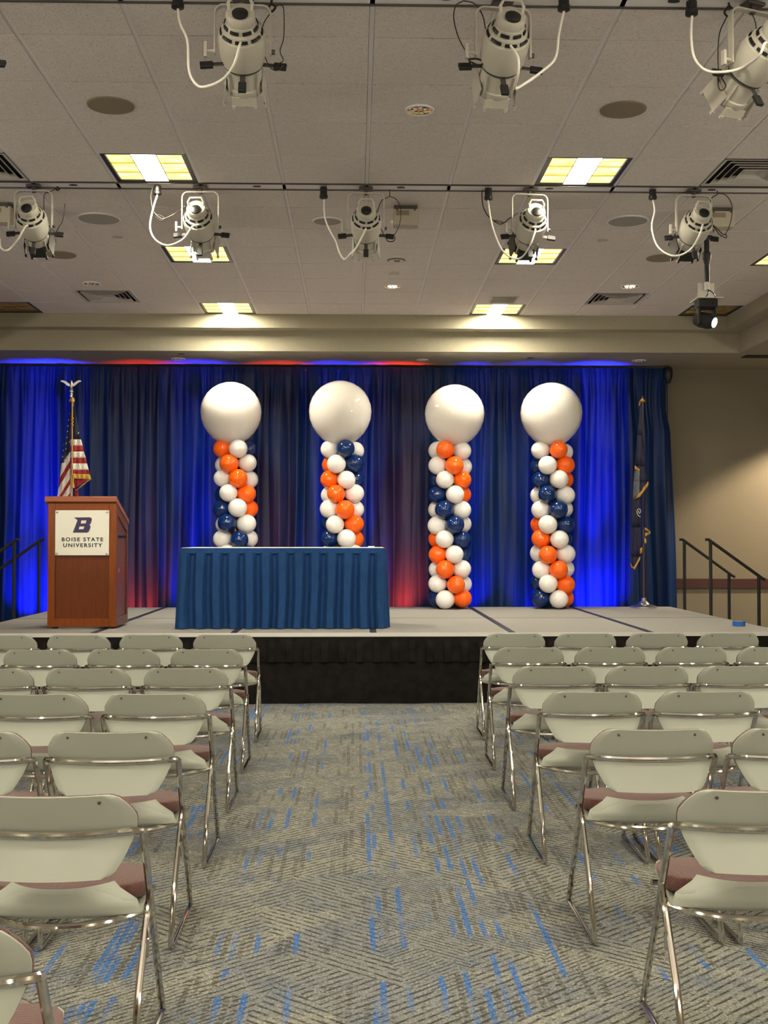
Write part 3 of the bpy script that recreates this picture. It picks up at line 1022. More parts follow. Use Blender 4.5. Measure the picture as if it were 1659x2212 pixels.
MB().tube(smooth_path([(xm, ym - .03, 3.53), (xm + .03, ym - .06, 3.5), (xm + .05, ym - .06, 3.46), (xm + .02, ym - .085, 3.40)], 6), .005, 6).tube(smooth_path([(xm, ym - .03, 3.53), (xm - .01, ym - .06, 3.49), (xm - .05, ym - .085, 3.44)], 6), .005, 6).build('cable', M['wire'], t)

# ------------------------------------------------------------------ stage
SX0, SX1, SY0, SYM, SY1, SZ = -3.475, 3.785, 10.08, 11.92, 13.86, .61
st = thing('portable_stage', 'low portable stage with grey carpeted decks and black skirt', 'stage', ((SX0 + SX1) / 2, SY0, 0))
DW = (SX1 - SX0) / 6
for i in range(6):
    for a, b in ((SY0, SYM), (SYM, SY1)):
        MB().bb((SX0 + i * DW + .002, a + .002, SZ - .07), (SX0 + (i + 1) * DW - .002, b - .004, SZ)).build('deck_panel', M['stage_carpet'], st, bevel=.003)
MB().bb((SX0, SY0 - .008, SZ - .035), (SX1, SY0 + .001, SZ - .001)).build('front_edge', M['stage_edge'], st)
for i in range(1, 6):
    x = SX0 + i * DW
    MB().bb((x - .029, SY0 - .006, SZ - .0005), (x + .029, SY1 - .02, SZ + .002)).build('seam_tape', M['seam'], st)
MB().bb((SX0 + .01, SYM - .008, SZ - .0005), (SX1 - .01, SYM + .006, SZ + .0012)).build('cross_seam', M['black_matte'], st)
MB().bb((SX0 + .05, SY0 + .1, 0), (SX1 - .05, SY1 - .05, SZ - .07)).build('frame', M['black_matte'], st)


def pleat(s, per, duty=.5, soft=.08):
    f = (s / per) % 1.0
    if f < soft:
        return f / soft
    if f < duty:
        return 1.0
    if f < duty + soft:
        return 1 - (f - duty) / soft
    return 0.0


def skirt_front(s, t):
    x = SX0 + s * (SX1 - SX0)
    z = SZ - .036 - t * .57
    w = .014 * math.sin(x * 5.1) * t + .010 * math.sin(x * 13 + 1.2) * t + .02 * t
    return (x, SY0 - .004 - w - .004, z)


MB().grid(skirt_front, 240, 10).build('skirt', M['skirt_black'], st, sharp=80)


def valance(s, t):
    x = SX0 + s * (SX1 - SX0)
    z = SZ - .036 - t * .215
    k = min(1, max(0, (t - .18) / .2))
    return (x, SY0 - .014 - .010 * t - k * .026 * pleat(x, .152, .42, .07) - .004 * math.sin(x * 7) * t, z)


MB().grid(valance, 900, 8).build('valance', M['skirt_black'], st, sharp=80)
for sx, nm in ((SX0 - .006, 0), (SX1 + .006, 1)):
    MB().grid(lambda u, v: (sx + (-.006 if nm == 0 else .006) * math.sin(u * 60), SY0 + u * (SY1 - SY0), SZ - .03 - v * .575), 80, 4).build('side_skirt', M['skirt_black'], st, sharp=80)

# stairs with handrails at each end
for side, xs, ys, lab in ((1, SX1 + .03, (12.47, 13.47), 'black handrails of the stairs at the right end of the stage'), (-1, SX0 - .03, (12.1, 13.05), 'black handrails of the stairs at the left end of the stage, by the lectern')):
    t = thing('stage_stairs', lab, 'stairs', (xs + side * .4, (ys[0] + ys[1]) / 2, 0), 'stairs at the two ends of the stage')
    for k in range(3):
        z = SZ - .15 * (k + 1)
        a = xs + side * (.01 + .25 * k)
        MB().bb((a, ys[0] + .05, z - .03), (a + side * .26, ys[1] - .05, z)).build('tread', M['stage_carpet'], t)
    q = MB()
    for yy in (ys[0] + .04, ys[1] - .04):
        q.prism([(0, .02), (.76, .02), (.76, .10), (0, SZ - .2)], lambda u, w_, yy=yy: (xs + side * u, yy - .015, w_), lambda u, w_, yy=yy: (xs + side * u, yy + .015, w_))
    q.build('stringer', M['black_matte'], t)
    for yy in ys:
        h = MB()
        tp = Vector((xs - side * .02, yy, 1.415))
        run, drop = .62, .42
        h.tube([tp, tp + Vector((side * .03, 0, .004)), tp + Vector((side * run, 0, -drop)), tp + Vector((side * (run + .03), 0, -drop - .015))], .017, 10)
        h.tube([(xs + side * .035, yy, 1.40), (xs + side * .035, yy, .02)], .019, 10)
        h.tube([(xs + side * (run - .06), yy, 1.415 - drop + .03), (xs + side * (run - .06), yy, .02)], .019, 10)
        h.build('handrail', M['black_matte'], t)

# ------------------------------------------------------------------ curtain
cur = thing('backdrop_curtain', 'long navy satin backdrop curtain hung behind the stage, lit blue and red', 'curtain', (0, 14.4, 0))
CXL, CXR, CZT = -4.85, 3.94, 3.555
NP = 7
edges = [CXL + (CXR - CXL) * i / NP for i in range(NP + 1)]
rnd = random.Random(3)


def panel(i, a, b, yb):
    nf = max(4, int((b - a) / .20))
    cuts = sorted([a, b] + [a + (b - a) * (k + rnd.uniform(-.3, .3)) / nf for k in range(1, nf)])
    amps = [rnd.uniform(.15, 1.0) for _ in range(nf)]
    skew = [rnd.uniform(-.05, .05) for _ in range(nf)]
    last = (i == NP - 1)

    def fn(u, v):
        x = a + (b - a) * u
        z = CZT * (1 - v)
        # fold depth
        for k in range(nf):
            if x <= cuts[k + 1] or k == nf - 1:
                f = (x - cuts[k]) / (cuts[k + 1] - cuts[k])
                break
        fall = min(1, v / .10)
        fold = amps[k] * (.5 - .5 * math.cos(2 * PI * f)) ** .8
        g = .008 * math.sin(x * 95 + 1.3 * math.sin(x * 17)) * max(0, 1 - v / .28) * (0.4 + .6 * min(1, v / .02))
        d = .10 * fold * (.25 + .75 * fall) * (.8 + .35 * v) + g + .012 * math.sin(x * 41 + 2 * v) * fall
        xx = x + skew[k] * v * math.sin(2 * PI * f) + .012 * math.sin(6 * v + x * 9) * fall
        if last:
            xx += max(0, (x - 3.2) / .7) * (.085 * v - .05 * math.sin(min(1, v / .22) * PI))
        if v < .035:
            d += .016 * abs(math.sin(x * 31)) * (v / .035)
        return (xx, yb - d, z + .012)
    MB().grid(fn, 240, 44).build('drape_panel', M['curtain'], cur, sharp=180)


for i in range(NP):
    panel(i, edges[i] - (.03 if i else 0), edges[i + 1] + (.03 if i < NP - 1 else 0), 14.40 + (.012 if i % 2 else 0))
MB().tube([(CXL, 14.43, CZT - .02), (CXR + .0, 14.43, CZT - .02)], .022, 10).build('curtain_rod', M['black'], cur)
q = MB().tube([(CXR - .03, 14.46, 0), (CXR - .03, 14.46, CZT + .03)], .022, 10)
q.lathe([(.02, .03), (.045, .02), (.06, -.03), (.055, -.10), (.03, -.17), (.02, -.18)], 14, Matrix.Translation((CXR - .02, 14.39, CZT)))
q.build('upright', M['black'], cur)
MB().tube([(CXL + .3, 14.46, 0), (CXL + .3, 14.46, CZT)], .022, 10).build('upright', M['black'], cur)

# ------------------------------------------------------------------ lectern
lx0, lx1, ly0, ly1, lz0 = -2.785, -2.168, 10.55, 11.10, SZ + .018
zf, zr = 1.748, 1.560         # top of carcass, front and rear
lec = thing('lectern', 'cherry wood lectern with a cream sign on its front', 'lectern', ((lx0 + lx1) / 2, (ly0 + ly1) / 2, SZ))
W_ = M['wood']
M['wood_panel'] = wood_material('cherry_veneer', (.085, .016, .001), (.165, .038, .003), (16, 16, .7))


def ztop(y):
    return zf + (zr - zf) * (y - ly0) / (ly1 - ly0)


fr = MB()
st_w = .066
fr.bb((lx0, ly0, lz0), (lx0 + st_w, ly0 + .03, zf)).bb((lx1 - st_w, ly0, lz0), (lx1, ly0 + .03, zf))
fr.bb((lx0 + st_w, ly0, lz0), (lx1 - st_w, ly0 + .03, lz0 + .075)).bb((lx0 + st_w, ly0, zf - .075), (lx1 - st_w, ly0 + .03, zf))
fr.build('front_frame', W_, lec, bevel=.003)
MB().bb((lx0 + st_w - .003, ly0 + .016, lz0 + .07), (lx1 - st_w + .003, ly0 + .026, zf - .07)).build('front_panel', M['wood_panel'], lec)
for sx, s in ((lx0, 1), (lx1, -1)):
    a, b = (sx, sx + s * .025)
    f = MB()
    pz = lambda poly, f=f: f.prism(poly, lambda u, w: (a, u, w), lambda u, w: (b, u, w))
    pz([(ly0 + .03, lz0), (ly0 + .085, lz0), (ly0 + .085, ztop(ly0 + .085)), (ly0 + .03, ztop(ly0 + .03))])
    pz([(ly1 - .06, lz0), (ly1, lz0), (ly1, ztop(ly1)), (ly1 - .06, ztop(ly1 - .06))])
    pz([(ly0 + .085, lz0), (ly1 - .06, lz0), (ly1 - .06, lz0 + .085), (ly0 + .085, lz0 + .085)])
    pz([(ly0 + .085, ztop(ly0 + .085) - .085), (ly1 - .06, ztop(ly1 - .06) - .085), (ly1 - .06, ztop(ly1 - .06)), (ly0 + .085, ztop(ly0 + .085))])
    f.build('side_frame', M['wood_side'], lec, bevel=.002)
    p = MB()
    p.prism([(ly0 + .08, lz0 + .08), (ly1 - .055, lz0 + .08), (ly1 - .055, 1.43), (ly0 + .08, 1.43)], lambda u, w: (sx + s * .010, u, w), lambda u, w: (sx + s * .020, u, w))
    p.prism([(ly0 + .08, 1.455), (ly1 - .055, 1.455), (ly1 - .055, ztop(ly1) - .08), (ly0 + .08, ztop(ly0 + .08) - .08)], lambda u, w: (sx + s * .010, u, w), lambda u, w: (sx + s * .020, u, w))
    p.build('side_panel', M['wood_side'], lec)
    MB().bb((sx - s * .006, ly0 + .10, 1.12), (sx + s * .004, ly0 + .115, 1.155)).build('latch', M['steel'], lec)
tp = MB()
ov = .025
tp.prism([(ly0 - ov, zf + .012), (ly1 + ov, ztop(ly1 + ov) + .012), (ly1 + ov, ztop(ly1 + ov) + .055), (ly0 - ov + .01, zf + .062), (ly0 - ov, zf + .056)],
         lambda u, w: (lx0 - ov, u, w), lambda u, w: (lx1 + .004, u, w))
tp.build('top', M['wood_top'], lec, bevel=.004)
MB().prism([(ly0 + .02, zf - .01), (ly1 - .02, ztop(ly1 - .02) - .01), (ly1 - .02, ztop(ly1 - .02) + .013), (ly0 + .02, zf + .013)], lambda u, w: (lx0 + .015, u, w), lambda u, w: (lx1 - .015, u, w)).build('sub_top', M['wood_side'], lec)
for x in (lx0 + .06, lx1 - .06):
    for y in (ly0 + .05, ly1 - .06):
        MB().box((x, y, SZ + .0115), (.05, .05, .018)).build('caster', M['black'], lec, bevel=.004)
# sign
sgx0, sgx1, sgz0, sgz1 = lx0 + .070, lx1 - .062, 1.275, 1.683
sy = ly0 - .016
sg = MB().bb((sgx0, sy, sgz0), (sgx1, sy + .008, sgz1)).build('sign', M['sign'], lec, bevel=.002)
sg['label'] = 'cream plastic sign with a dark blue letter and two lines of lettering'
for x in (sgx0 + .018, sgx1 - .018):
    for z in (sgz0 + .016, sgz1 - .016):
        MB().lathe([(.010, 0), (.010, .006), (.006, .010), (0, .011)], 12, Matrix.Translation((x, sy, z)) @ Matrix.Rotation(PI / 2, 4, 'X')).build('standoff', M['steel'], sg)


def sign_pt(u, w):             # sign zoom pixels -> metres on the sign
    return (sgx0 + (u - 450) / (905 - 450) * (sgx1 - sgx0), sgz1 - (w - 1157) / (1522 - 1157) * (sgz1 - sgz0))


B_out = [(612, 1217), (742, 1215), (754, 1220), (759, 1233), (750, 1262), (738, 1276), (748, 1286), (744, 1305), (733, 1330), (720, 1337), (601, 1337), (640, 1237)]
B_in1 = [(669, 1239), (716, 1238), (708, 1264), (666, 1266)]
B_in2 = [(655, 1288), (698, 1287), (690, 1311), (648, 1312)]


def emblem(scale, y, name, m, holes=True, parent=sg):
    cu = bpy.data.curves.new(name, 'CURVE')
    cu.dimensions = '2D'
    cu.fill_mode = 'BOTH'
    cu.extrude = .0006
    cu.offset = scale
    for poly in ([B_out, B_in1, B_in2] if holes else [B_out]):
        sp = cu.splines.new('POLY')
        sp.points.add(len(poly) - 1)
        for p, (u, w) in zip(sp.points, poly):
            a, b = sign_pt(u, w)
            p.co = (a, b, 0, 1)
        sp.use_cyclic_u = True
    return bake(cu, name, Matrix.Translation((0, y, 0)) @ Matrix.Rotation(PI / 2, 4, 'X'), m, parent)


def bake(cu, name, mtx, m, parent):
    tmp = bpy.data.objects.new('tmp', cu)
    C.objects.link(tmp)
    dg = bpy.context.evaluated_depsgraph_get()
    me = bpy.data.meshes.new_from_object(tmp.evaluated_get(dg))
    bpy.data.objects.remove(tmp)
    me.transform(mtx)
    me.transform(Matrix.Translation(-woff(parent)))
    me.materials.clear()
    me.materials.append(m)
    o = bpy.data.objects.new(name, me)
    C.objects.link(o)
    o.parent = parent
    return o


emblem(.0032, sy - .0006, 'emblem_outline', M['logo_orange'])
emblem(0, sy - .0018, 'emblem', M['logo_blue'])


def text(body, cx, cz, width, height, y, m, parent, name):
    cu = bpy.data.curves.new(name, 'FONT')
    cu.body = body
    cu.size = 1
    cu.space_character = 1.28
    cu.offset = .032
    cu.extrude = 0
    cu.align_x = 'CENTER'
    tmp = bpy.data.objects.new('tmp', cu)
    C.objects.link(tmp)
    dg = bpy.context.evaluated_depsgraph_get()
    me = bpy.data.meshes.new_from_object(tmp.evaluated_get(dg))
    bpy.data.objects.remove(tmp)
    xs = [v.co.x for v in me.vertices]
    ys_ = [v.co.y for v in me.vertices]
    sx_, sz_ = width / (max(xs) - min(xs)), height / (max(ys_) - min(ys_))
    mx, my = (max(xs) + min(xs)) / 2, (max(ys_) + min(ys_)) / 2
    off = woff(parent)
    for v in me.vertices:
        v.co = Vector((cx + (v.co.x - mx) * sx_, y, cz + (v.co.y - my) * sz_)) - off
    me.materials.clear()
    me.materials.append(m)
    o = bpy.data.objects.new(name, me)
    C.objects.link(o)
    o.parent = parent
    return o


cxs, cz1 = sign_pt(681, 1393)
wpx = (sgx1 - sgx0) / 455
text('BOISE STATE', cxs, cz1, 350 * wpx, 33 * wpx, sy - .0012, M['ink'], sg, 'lettering')
cxs, cz2 = sign_pt(684, 1440)
text('UNIVERSITY', cxs, cz2, 330 * wpx, 33 * wpx, sy - .0012, M['ink'], sg, 'lettering')

# ------------------------------------------------------------------ table with skirt
tx0, tx1, ty0, ty1, tz = -1.575, .262, 10.54, 11.28, 1.345
tb = thing('folding_table', 'long folding table under the blue pleated skirt', 'table', ((tx0 + tx1) / 2, (ty0 + ty1) / 2, SZ))
MB().bb((tx0, ty0, tz - .03), (tx1, ty1, tz)).build('tabletop', M['table_white'], tb, bevel=.004)
for x in (tx0 + .15, tx1 - .15):
    for y in (ty0 + .08, ty1 - .08):
        MB().tube([(x, y, SZ + .003), (x, y, tz - .03)], .014, 8).build('leg', M['steel'], tb)
sk = thing('table_skirt', 'blue pleated skirt clipped round the table on stage', 'table skirt', ((tx0 + tx1) / 2, (ty0 + ty1) / 2, SZ))
per_pts = [(tx0, ty1), (tx0, ty0), (tx1, ty0), (tx1, ty1)]
lens_ = [ty1 - ty0, tx1 - tx0, ty1 - ty0]
tot = sum(lens_)


def vpleat(s, per, duty):
    """a flat flap, then a V-shaped hollow"""
    f = (s / per) % 1.0
    if f < duty:
        return 1.0
    g = (f - duty) / (1 - duty)
    return 1 - 1.0 * min(1, (g if g < .5 else 1 - g) / .36)


def skirt(u, v):
    s = u * tot
    if s < lens_[0]:
        p, n = Vector((tx0, ty1 - s)), Vector((-1, 0))
        c0, c1 = 1, (lens_[0] - s)
    elif s < lens_[0] + lens_[1]:
        p, n = Vector((tx0 + s - lens_[0], ty0)), Vector((0, -1))
    else:
        p, n = Vector((tx1, ty0 + s - lens_[0] - lens_[1])), Vector((1, 0))
    # round the flare at the two corners
    for c, cs in ((lens_[0], Vector((-1, -1))), (lens_[0] + lens_[1], Vector((1, -1)))):
        dd = abs(s - c)
        if dd < .08:
            k = 1 - dd / .08
            n = (n * (1 - .5 * k) + cs.normalized() * (.5 * k)).normalized()
    ss = s - lens_[0] + .01
    wob = .012 * math.sin(ss * 9 + 1) * v + .008 * math.sin(ss * 23) * v
    pl = vpleat(ss + .012 * math.sin(3 * v + ss * 4) * v, .1485, .44 - .08 * v)
    d = (-.012 + .016 * v) + (.058 + .022 * v) * pl + wob * (.4 + .6 * pl)
    if abs(n.x) > .3:
        d *= .62
    q = p + n * d
    return (q.x, q.y, tz - .045 - v * (tz - .045 - SZ - .006))


MB().grid(skirt, 900, 18).build('pleats', M['table_blue'], sk, sharp=60)
bd = MB()
bd.bb((tx0 - .012, ty0 - .014, tz - .055), (tx1 + .012, ty0 - .002, tz - .004)).bb((tx0 - .012, ty0 - .002, tz - .055), (tx0 - .002, ty1, tz - .004)).bb((tx1 + .002, ty0 - .002, tz - .055), (tx1 + .012, ty1, tz - .004))
bd.build('header_band', M['table_blue'], sk, bevel=.002)
pp = MB()
pp.add([(.115, 10.60, tz + .001), (.175, 10.60, tz + .001), (.175, 10.66, tz + .012), (.115, 10.66, tz + .012), (.175, 10.70, tz + .001), (.115, 10.70, tz + .001)], [(0, 1, 2, 3), (3, 2, 4, 5)])
o = pp.build('paper_slip', M['paper'], None, origin=(.145, 10.65, tz))
so = o.modifiers.new('thick', 'SOLIDIFY')
so.thickness = .0012
tag(o, 'small folded white paper slip on the right end of the table', 'paper')

# blue tape roll on the stage
c = at(1596, 1353, 10.75)
t = thing('tape_roll', 'roll of bright blue tape lying on the right front of the stage', 'tape', (c.x, 10.75, SZ))
MT = Matrix.Translation((c.x, 10.75, SZ))
MB().lathe([(.04, .003), (.058, .003), (.058, .045), (.04, .045), (.04, .003)], 32, MT, caps=False).build('tape', M['tape_blue'], t)
MB().lathe([(.036, .003), (.0398, .003), (.0398, .045), (.036, .045), (.036, .003)], 32, MT, caps=False).build('core', M['beige_box'], t)

# ------------------------------------------------------------------ balloon columns
def balloon_mesh(name, r, m, n=20):
    prof = []
    K = 14
    for i in range(K + 1):
        a = PI * i / K
        z = -math.cos(a)
        rad = math.sin(a)
        if z < 0:
            z *= 1.13
            rad *= 1 - .10 * (-math.cos(a)) ** 2
        prof.append((max(rad * r, .004 if i == 0 else 0), z * r))
    prof = [(.010, -1.13 * r - .014), (.004, -1.13 * r - .004)] + prof[0:]
    q = MB().lathe(prof, n)
    o = q.build(name, m, None, sharp=180, local=True)
    return o


proto = {}
for c_, mm in (('O', 'b_orange'), ('W', 'b_white'), ('B', 'b_blue')):
    o = balloon_mesh('balloon', .109, M[mm])
    proto[c_] = o.data
    bpy.data.objects.remove(o)
o = balloon_mesh('giant_balloon', .362, M['b_giant'], 40)
giant = o.data
bpy.data.objects.remove(o)
NAMES = {'O': 'orange balloon', 'W': 'white balloon', 'B': 'navy blue balloon'}


def column(px, gx, a0, order, z_top, dz, lab, Yc=13.52, gr=.362, gpy=892):
    x = at(px, 1300, Yc).x
    t = thing('balloon_column', lab, 'balloon column', (x, Yc, SZ), 'balloon columns on the stage')
    MB().lathe([(.15, SZ), (.15, SZ + .012), (.02, SZ + .018)], 28, Matrix.Translation((x, Yc, 0))).build('base_plate', M['black'], t)
    MB().tube([(x, Yc, SZ + .01), (x, Yc, z_top + .12)], .012, 8).build('pole', M['plastic_white'], t)
    rr = random.Random(px)
    for k in range(11):
        z = z_top - k * dz
        for j, cc in enumerate(order):
            a = R(a0 + 45 * k + 90 * j + rr.uniform(-5, 5))
            ring = .158 if k % 2 else .152
            dirv = Vector((math.sin(a), -math.cos(a), rr.uniform(-.06, .06))).normalized()
            b = bpy.data.objects.new('balloon', proto[cc])
            C.objects.link(b)
            b.parent = t
            s = rr.uniform(.96, 1.04)
            b.scale = (s, s, s * 1.02)
            b.rotation_euler = dirv.to_track_quat('Z', 'Y').to_euler()
            b.location = Vector((0, 0, z - SZ)) + dirv * ring + Vector((0, 0, rr.uniform(-.006, .006)))
            b['label'] = NAMES[cc]
    g = bpy.data.objects.new('giant_balloon', giant)
    C.objects.link(g)
    g.parent = t
    gp = at(gx, gpy, Yc)
    g.location = gp - Vector((x, Yc, SZ))
    s = gr / .362
    g.scale = (s, s, s * .985)
    g['label'] = 'giant round white balloon on top of the column'


column(508, 499, -72, 'OWBW', 2.475, .1745, 'first balloon column from the left, rising behind the left half of the table', gr=.356, gpy=890)
column(739, 735, 18, 'BWOW', 2.47, .1745, 'second balloon column from the left, rising behind the right half of the table', gr=.367, gpy=889)
column(972, 982, -27, 'OWBW', 2.455, .1725, 'third balloon column, the nearer to the table of the two standing clear', gr=.350, gpy=894)
column(1194, 1191, 18, 'OWBW', 2.455, .1725, 'rightmost balloon column, the one nearest the navy flag', gr=.362, gpy=892)

# ------------------------------------------------------------------ flags
Yf = 12.9
fp = at(155, 1000, Yf)
us = thing('flag', 'flag with stars and red and white stripes behind the lectern', 'flag', (fp.x, Yf, SZ), 'flags on stands at the two ends of the stage')


def pole_base(x, y, parent):
    MB().lathe([(.155, SZ + .002), (.155, SZ + .018), (.13, SZ + .03), (.07, SZ + .045), (.045, SZ + .075), (.03, SZ + .085), (.03, SZ + .115), (.022, SZ + .12)], 32, Matrix.Translation((x, y, 0))).build('base', M['steel'], parent)


pole_base(fp.x, Yf, us)
MB().tube([(fp.x, Yf, SZ + .1), (fp.x, Yf, at(155, 858, Yf).z)], .014, 10).build('pole', M['pole_brass'], us)
ze = at(152, 848, Yf).z
eg = MB()
xe = fp.x - .01
eg.lathe([(.016, ze - .05), (.018, ze - .03), (.014, ze), (.026, ze + .006), (.026, ze + .016), (.014, ze + .022), (.022, ze + .034), (.012, ze + .044)], 14, Matrix.Translation((xe, Yf, 0)))
eg.lathe([(.008, ze + .04), (.016, ze + .06), (.019, ze + .085), (.013, ze + .108), (.010, ze + .118), (.012, ze + .128), (.006, ze + .138), (0, ze + .14)], 12, Matrix.Translation((xe, Yf, 0)))
for s in (-1, 1):
    wing = [(.006, .085), (.03, .105), (.06, .125), (.09, .137), (.115, .130), (.112, .120), (.09, .112), (.07, .100), (.045, .078), (.02, .066)]
    eg.prism(wing, lambda u, w, s=s: (xe + s * u, Yf - .008 - .1 * u, ze + w), lambda u, w, s=s: (xe + s * u, Yf + .006 - .1 * u, ze + w))
eg.lathe([(0, 0), (.006, .004), (.003, .016), (0, .018)], 8, Matrix.Translation((xe, Yf - .010, ze + .130)) @ Matrix.Rotation(PI / 2, 4, 'X'))
eg.build('eagle_finial', M['steel'], us)


def zp(u, w):                   # zoom pixels of the flag close-up -> photo pixels
    return (100 + u * .12206, 810 + w * .12206)


def band(mb, pts, mi, cx, Yp, nu=8, nv=4, k=.30, conv=zp, dy=0.0):
    """one cloth strip: pts = tl, tr, br, bl"""
    tl, tr, br, bl = [Vector((*conv(*p), 0)) for p in pts]

    def fn(u, v):
        p = (tl * (1 - u) + tr * u) * (1 - v) + (bl * (1 - u) + br * u) * v
        off = abs(p.x - cx) * .0052
        y = Yp - .022 + k * off + .012 * math.sin(p.x * .55 + p.y * .03) + dy
        return at(p.x, p.y, y)
    mb.cur = mi
    mb.grid(fn, nu, nv)


fl = MB()
NV, RD, WH, GD = 0, 1, 2, 3
cxp = 155.5
# left hanging half: canton, then slanting stripes
band(fl, [(432, 480), (458, 480), (425, 900), (385, 900)], NV, cxp, Yf)
band(fl, [(385, 900), (425, 900), (420, 1360), (318, 1360)], NV, cxp, Yf)
band(fl, [(318, 1360), (420, 1360), (335, 1545), (268, 1570)], NV, cxp, Yf)
L = [((420, 1360), (268, 1570)), ((420, 1515), (236, 1830)), ((420, 1640), (216, 2000)), ((424, 1830), (183, 2230)), ((424, 1930), (235, 2230)), ((424, 2090), (300, 2230)), ((430, 2200), (380, 2240))]
for k, mi in enumerate((WH, RD, WH, RD, WH, RD)):
    a, b = L[k], L[k + 1]
    band(fl, [a[1], a[0], b[0], b[1]], mi, cxp, Yf)
# right hanging half: level stripes
Rr = [(560, 468, 492), (1140, 430, 612), (1250, 432, 640), (1355, 432, 663), (1465, 434, 700), (1565, 436, 716), (1680, 440, 752), (1762, 446, 768)]
for k, mi in enumerate((NV, WH, RD, WH, RD, WH, RD)):
    a, b = Rr[k], Rr[k + 1]
    band(fl, [(a[1], a[0]), (a[2], a[0]), (b[2], b[0]), (b[1], b[0])], mi, cxp, Yf, dy=-.01)
band(fl, [(490, 1835), (745, 1850), (520, 2000), (500, 2010)], RD, cxp, Yf, dy=.012)
band(fl, [(505, 2010), (560, 2020), (570, 2240), (505, 2240)], RD, cxp, Yf, dy=.02)
for k in (1, 2, 3, 4, 5):
    pass
# stars
st_pts = [(572, 1030, 26), (398, 795, 17), (385, 900, 17), (376, 1000, 18), (364, 1105, 17), (356, 1210, 17), (347, 1312, 17), (302, 1335, 12), (290, 1445, 16), (410, 1185, 14), (415, 690, 12), (310, 1232, 10)]
for u, w, r in st_pts:
    cx_, cy_ = zp(u, w)
    pc = at(cx_, cy_, Yf - .022 + .30 * abs(cx_ - cxp) * .0052 + .012 * math.sin(cx_ * .55 + cy_ * .03) - (.014 if u > 458 else .004))
    rad = r * .12206 / F_PX * Yf
    star = []
    for q in range(10):
        a = PI / 2 + q * PI / 5 + (.2 if u < 458 else 0)
        rr_ = rad if q % 2 == 0 else rad * .42
        star.append((rr_ * math.cos(a) * (1 if u > 458 else .7), rr_ * math.sin(a)))
    fl.cur = WH
    fl.prism(star, lambda a, b: (pc.x + a, pc.y - .002, pc.z + b), lambda a, b: (pc.x + a, pc.y, pc.z + b))
o = fl.build('flag_cloth', [M['navy_cloth'], M['flag_red'], M['flag_white'], M['gold']], us, sharp=60, recalc=False)
so = o.modifiers.new('thick', 'SOLIDIFY')
so.thickness = .003
for pts in ([(455, 1750), (770, 1758), (792, 1850), (455, 1832)], [(735, 1858), (795, 1845), (560, 2020), (505, 2065)], [(400, 470), (425, 410), (490, 410), (498, 480)]):
    fg = MB()
    band(fg, pts, 0, cxp, Yf, dy=-.014)
    o = fg.build('fringe', M['gold'], us, recalc=False)
    so = o.modifiers.new('thick', 'SOLIDIFY')
    so.thickness = .006
cd = MB()
a = at(*zp(458, 430), Yf - .045)
b = at(*zp(458, 1760), Yf - .045)
cd.tube([a, (a + b) / 2, b], .0075, 8)
for k in range(5):
    p = at(*zp(458 + 6 * (-1) ** k, 770 + 30 * k), Yf - .047)
    cd.lathe([(0, -.012), (.013, -.006), (.013, .006), (0, .012)], 8, Matrix.Translation(p))
cd.build('cord', M['gold_cord'], us)
p = at(*zp(470, 1900), Yf - .055)
MB().lathe([(.004, .045), (.012, .035), (.012, .02), (.008, .015), (.022, -.06), (.018, -.062), (0, -.06)], 12, Matrix.Translation(p)).build('tassel', M['gold'], us)

Yg = 13.62
gp = at(1390, 1200, Yg)
sf = thing('flag', 'dark navy flag with gold fringe on a chrome base right of the balloon columns', 'flag', (gp.x, Yg, SZ), 'flags on stands at the two ends of the stage')
pole_base(gp.x, Yg, sf)
MB().tube([(gp.x, Yg, SZ + .1), (gp.x, Yg, at(1388, 868, Yg).z)], .0135, 10).build('pole', M['pole_wood'], sf)
pc = at(1386, 868, Yg)
MB().lathe([(.012, -.02), (.016, 0), (.010, .02), (.014, .04), (.008, .06), (0, .075)], 12, Matrix.Translation((gp.x, Yg, pc.z))).build('finial', M['bronze'], sf)
MB().tube([at(1390.5, 1068, Yg), at(1390.5, 1094, Yg)], .0165, 12).build('pole_ferrule', M['steel'], sf)


def zg(u, w):
    return (1330 + u * .2213, 840 + w * .2213)


cl = MB()
cxg = 1390
kw = dict(cx=cxg, Yp=Yg, conv=zg)
for pts in ([(238, 165), (262, 165), (262, 450), (212, 450)], [(212, 450), (262, 450), (290, 760), (185, 750)], [(185, 750), (290, 760), (320, 905), (172, 905)], [(172, 905), (320, 905), (242, 1045), (165, 1085)],
            [(168, 1050), (246, 1040), (244, 1350), (158, 1350)], [(158, 1350), (244, 1350), (246, 1640), (148, 1640)], [(148, 1640), (246, 1640), (190, 1745), (146, 1700)],
            [(262, 1000), (300, 960), (298, 1370), (268, 1370)], [(268, 1440), (298, 1440), (295, 1510), (262, 1510)]):
    band(cl, pts, 0, nu=6, nv=4, **kw)
for pts in ([(188, 792), (236, 800), (236, 900), (178, 900)], [(178, 900), (236, 900), (236, 1030), (168, 1080)]):
    band(cl, pts, 1, nu=6, nv=4, dy=-.006, **kw)
o = cl.build('flag_cloth', [M['navy_cloth'], M['seal']], sf, sharp=60, recalc=False)
so = o.modifiers.new('thick', 'SOLIDIFY')
so.thickness = .003
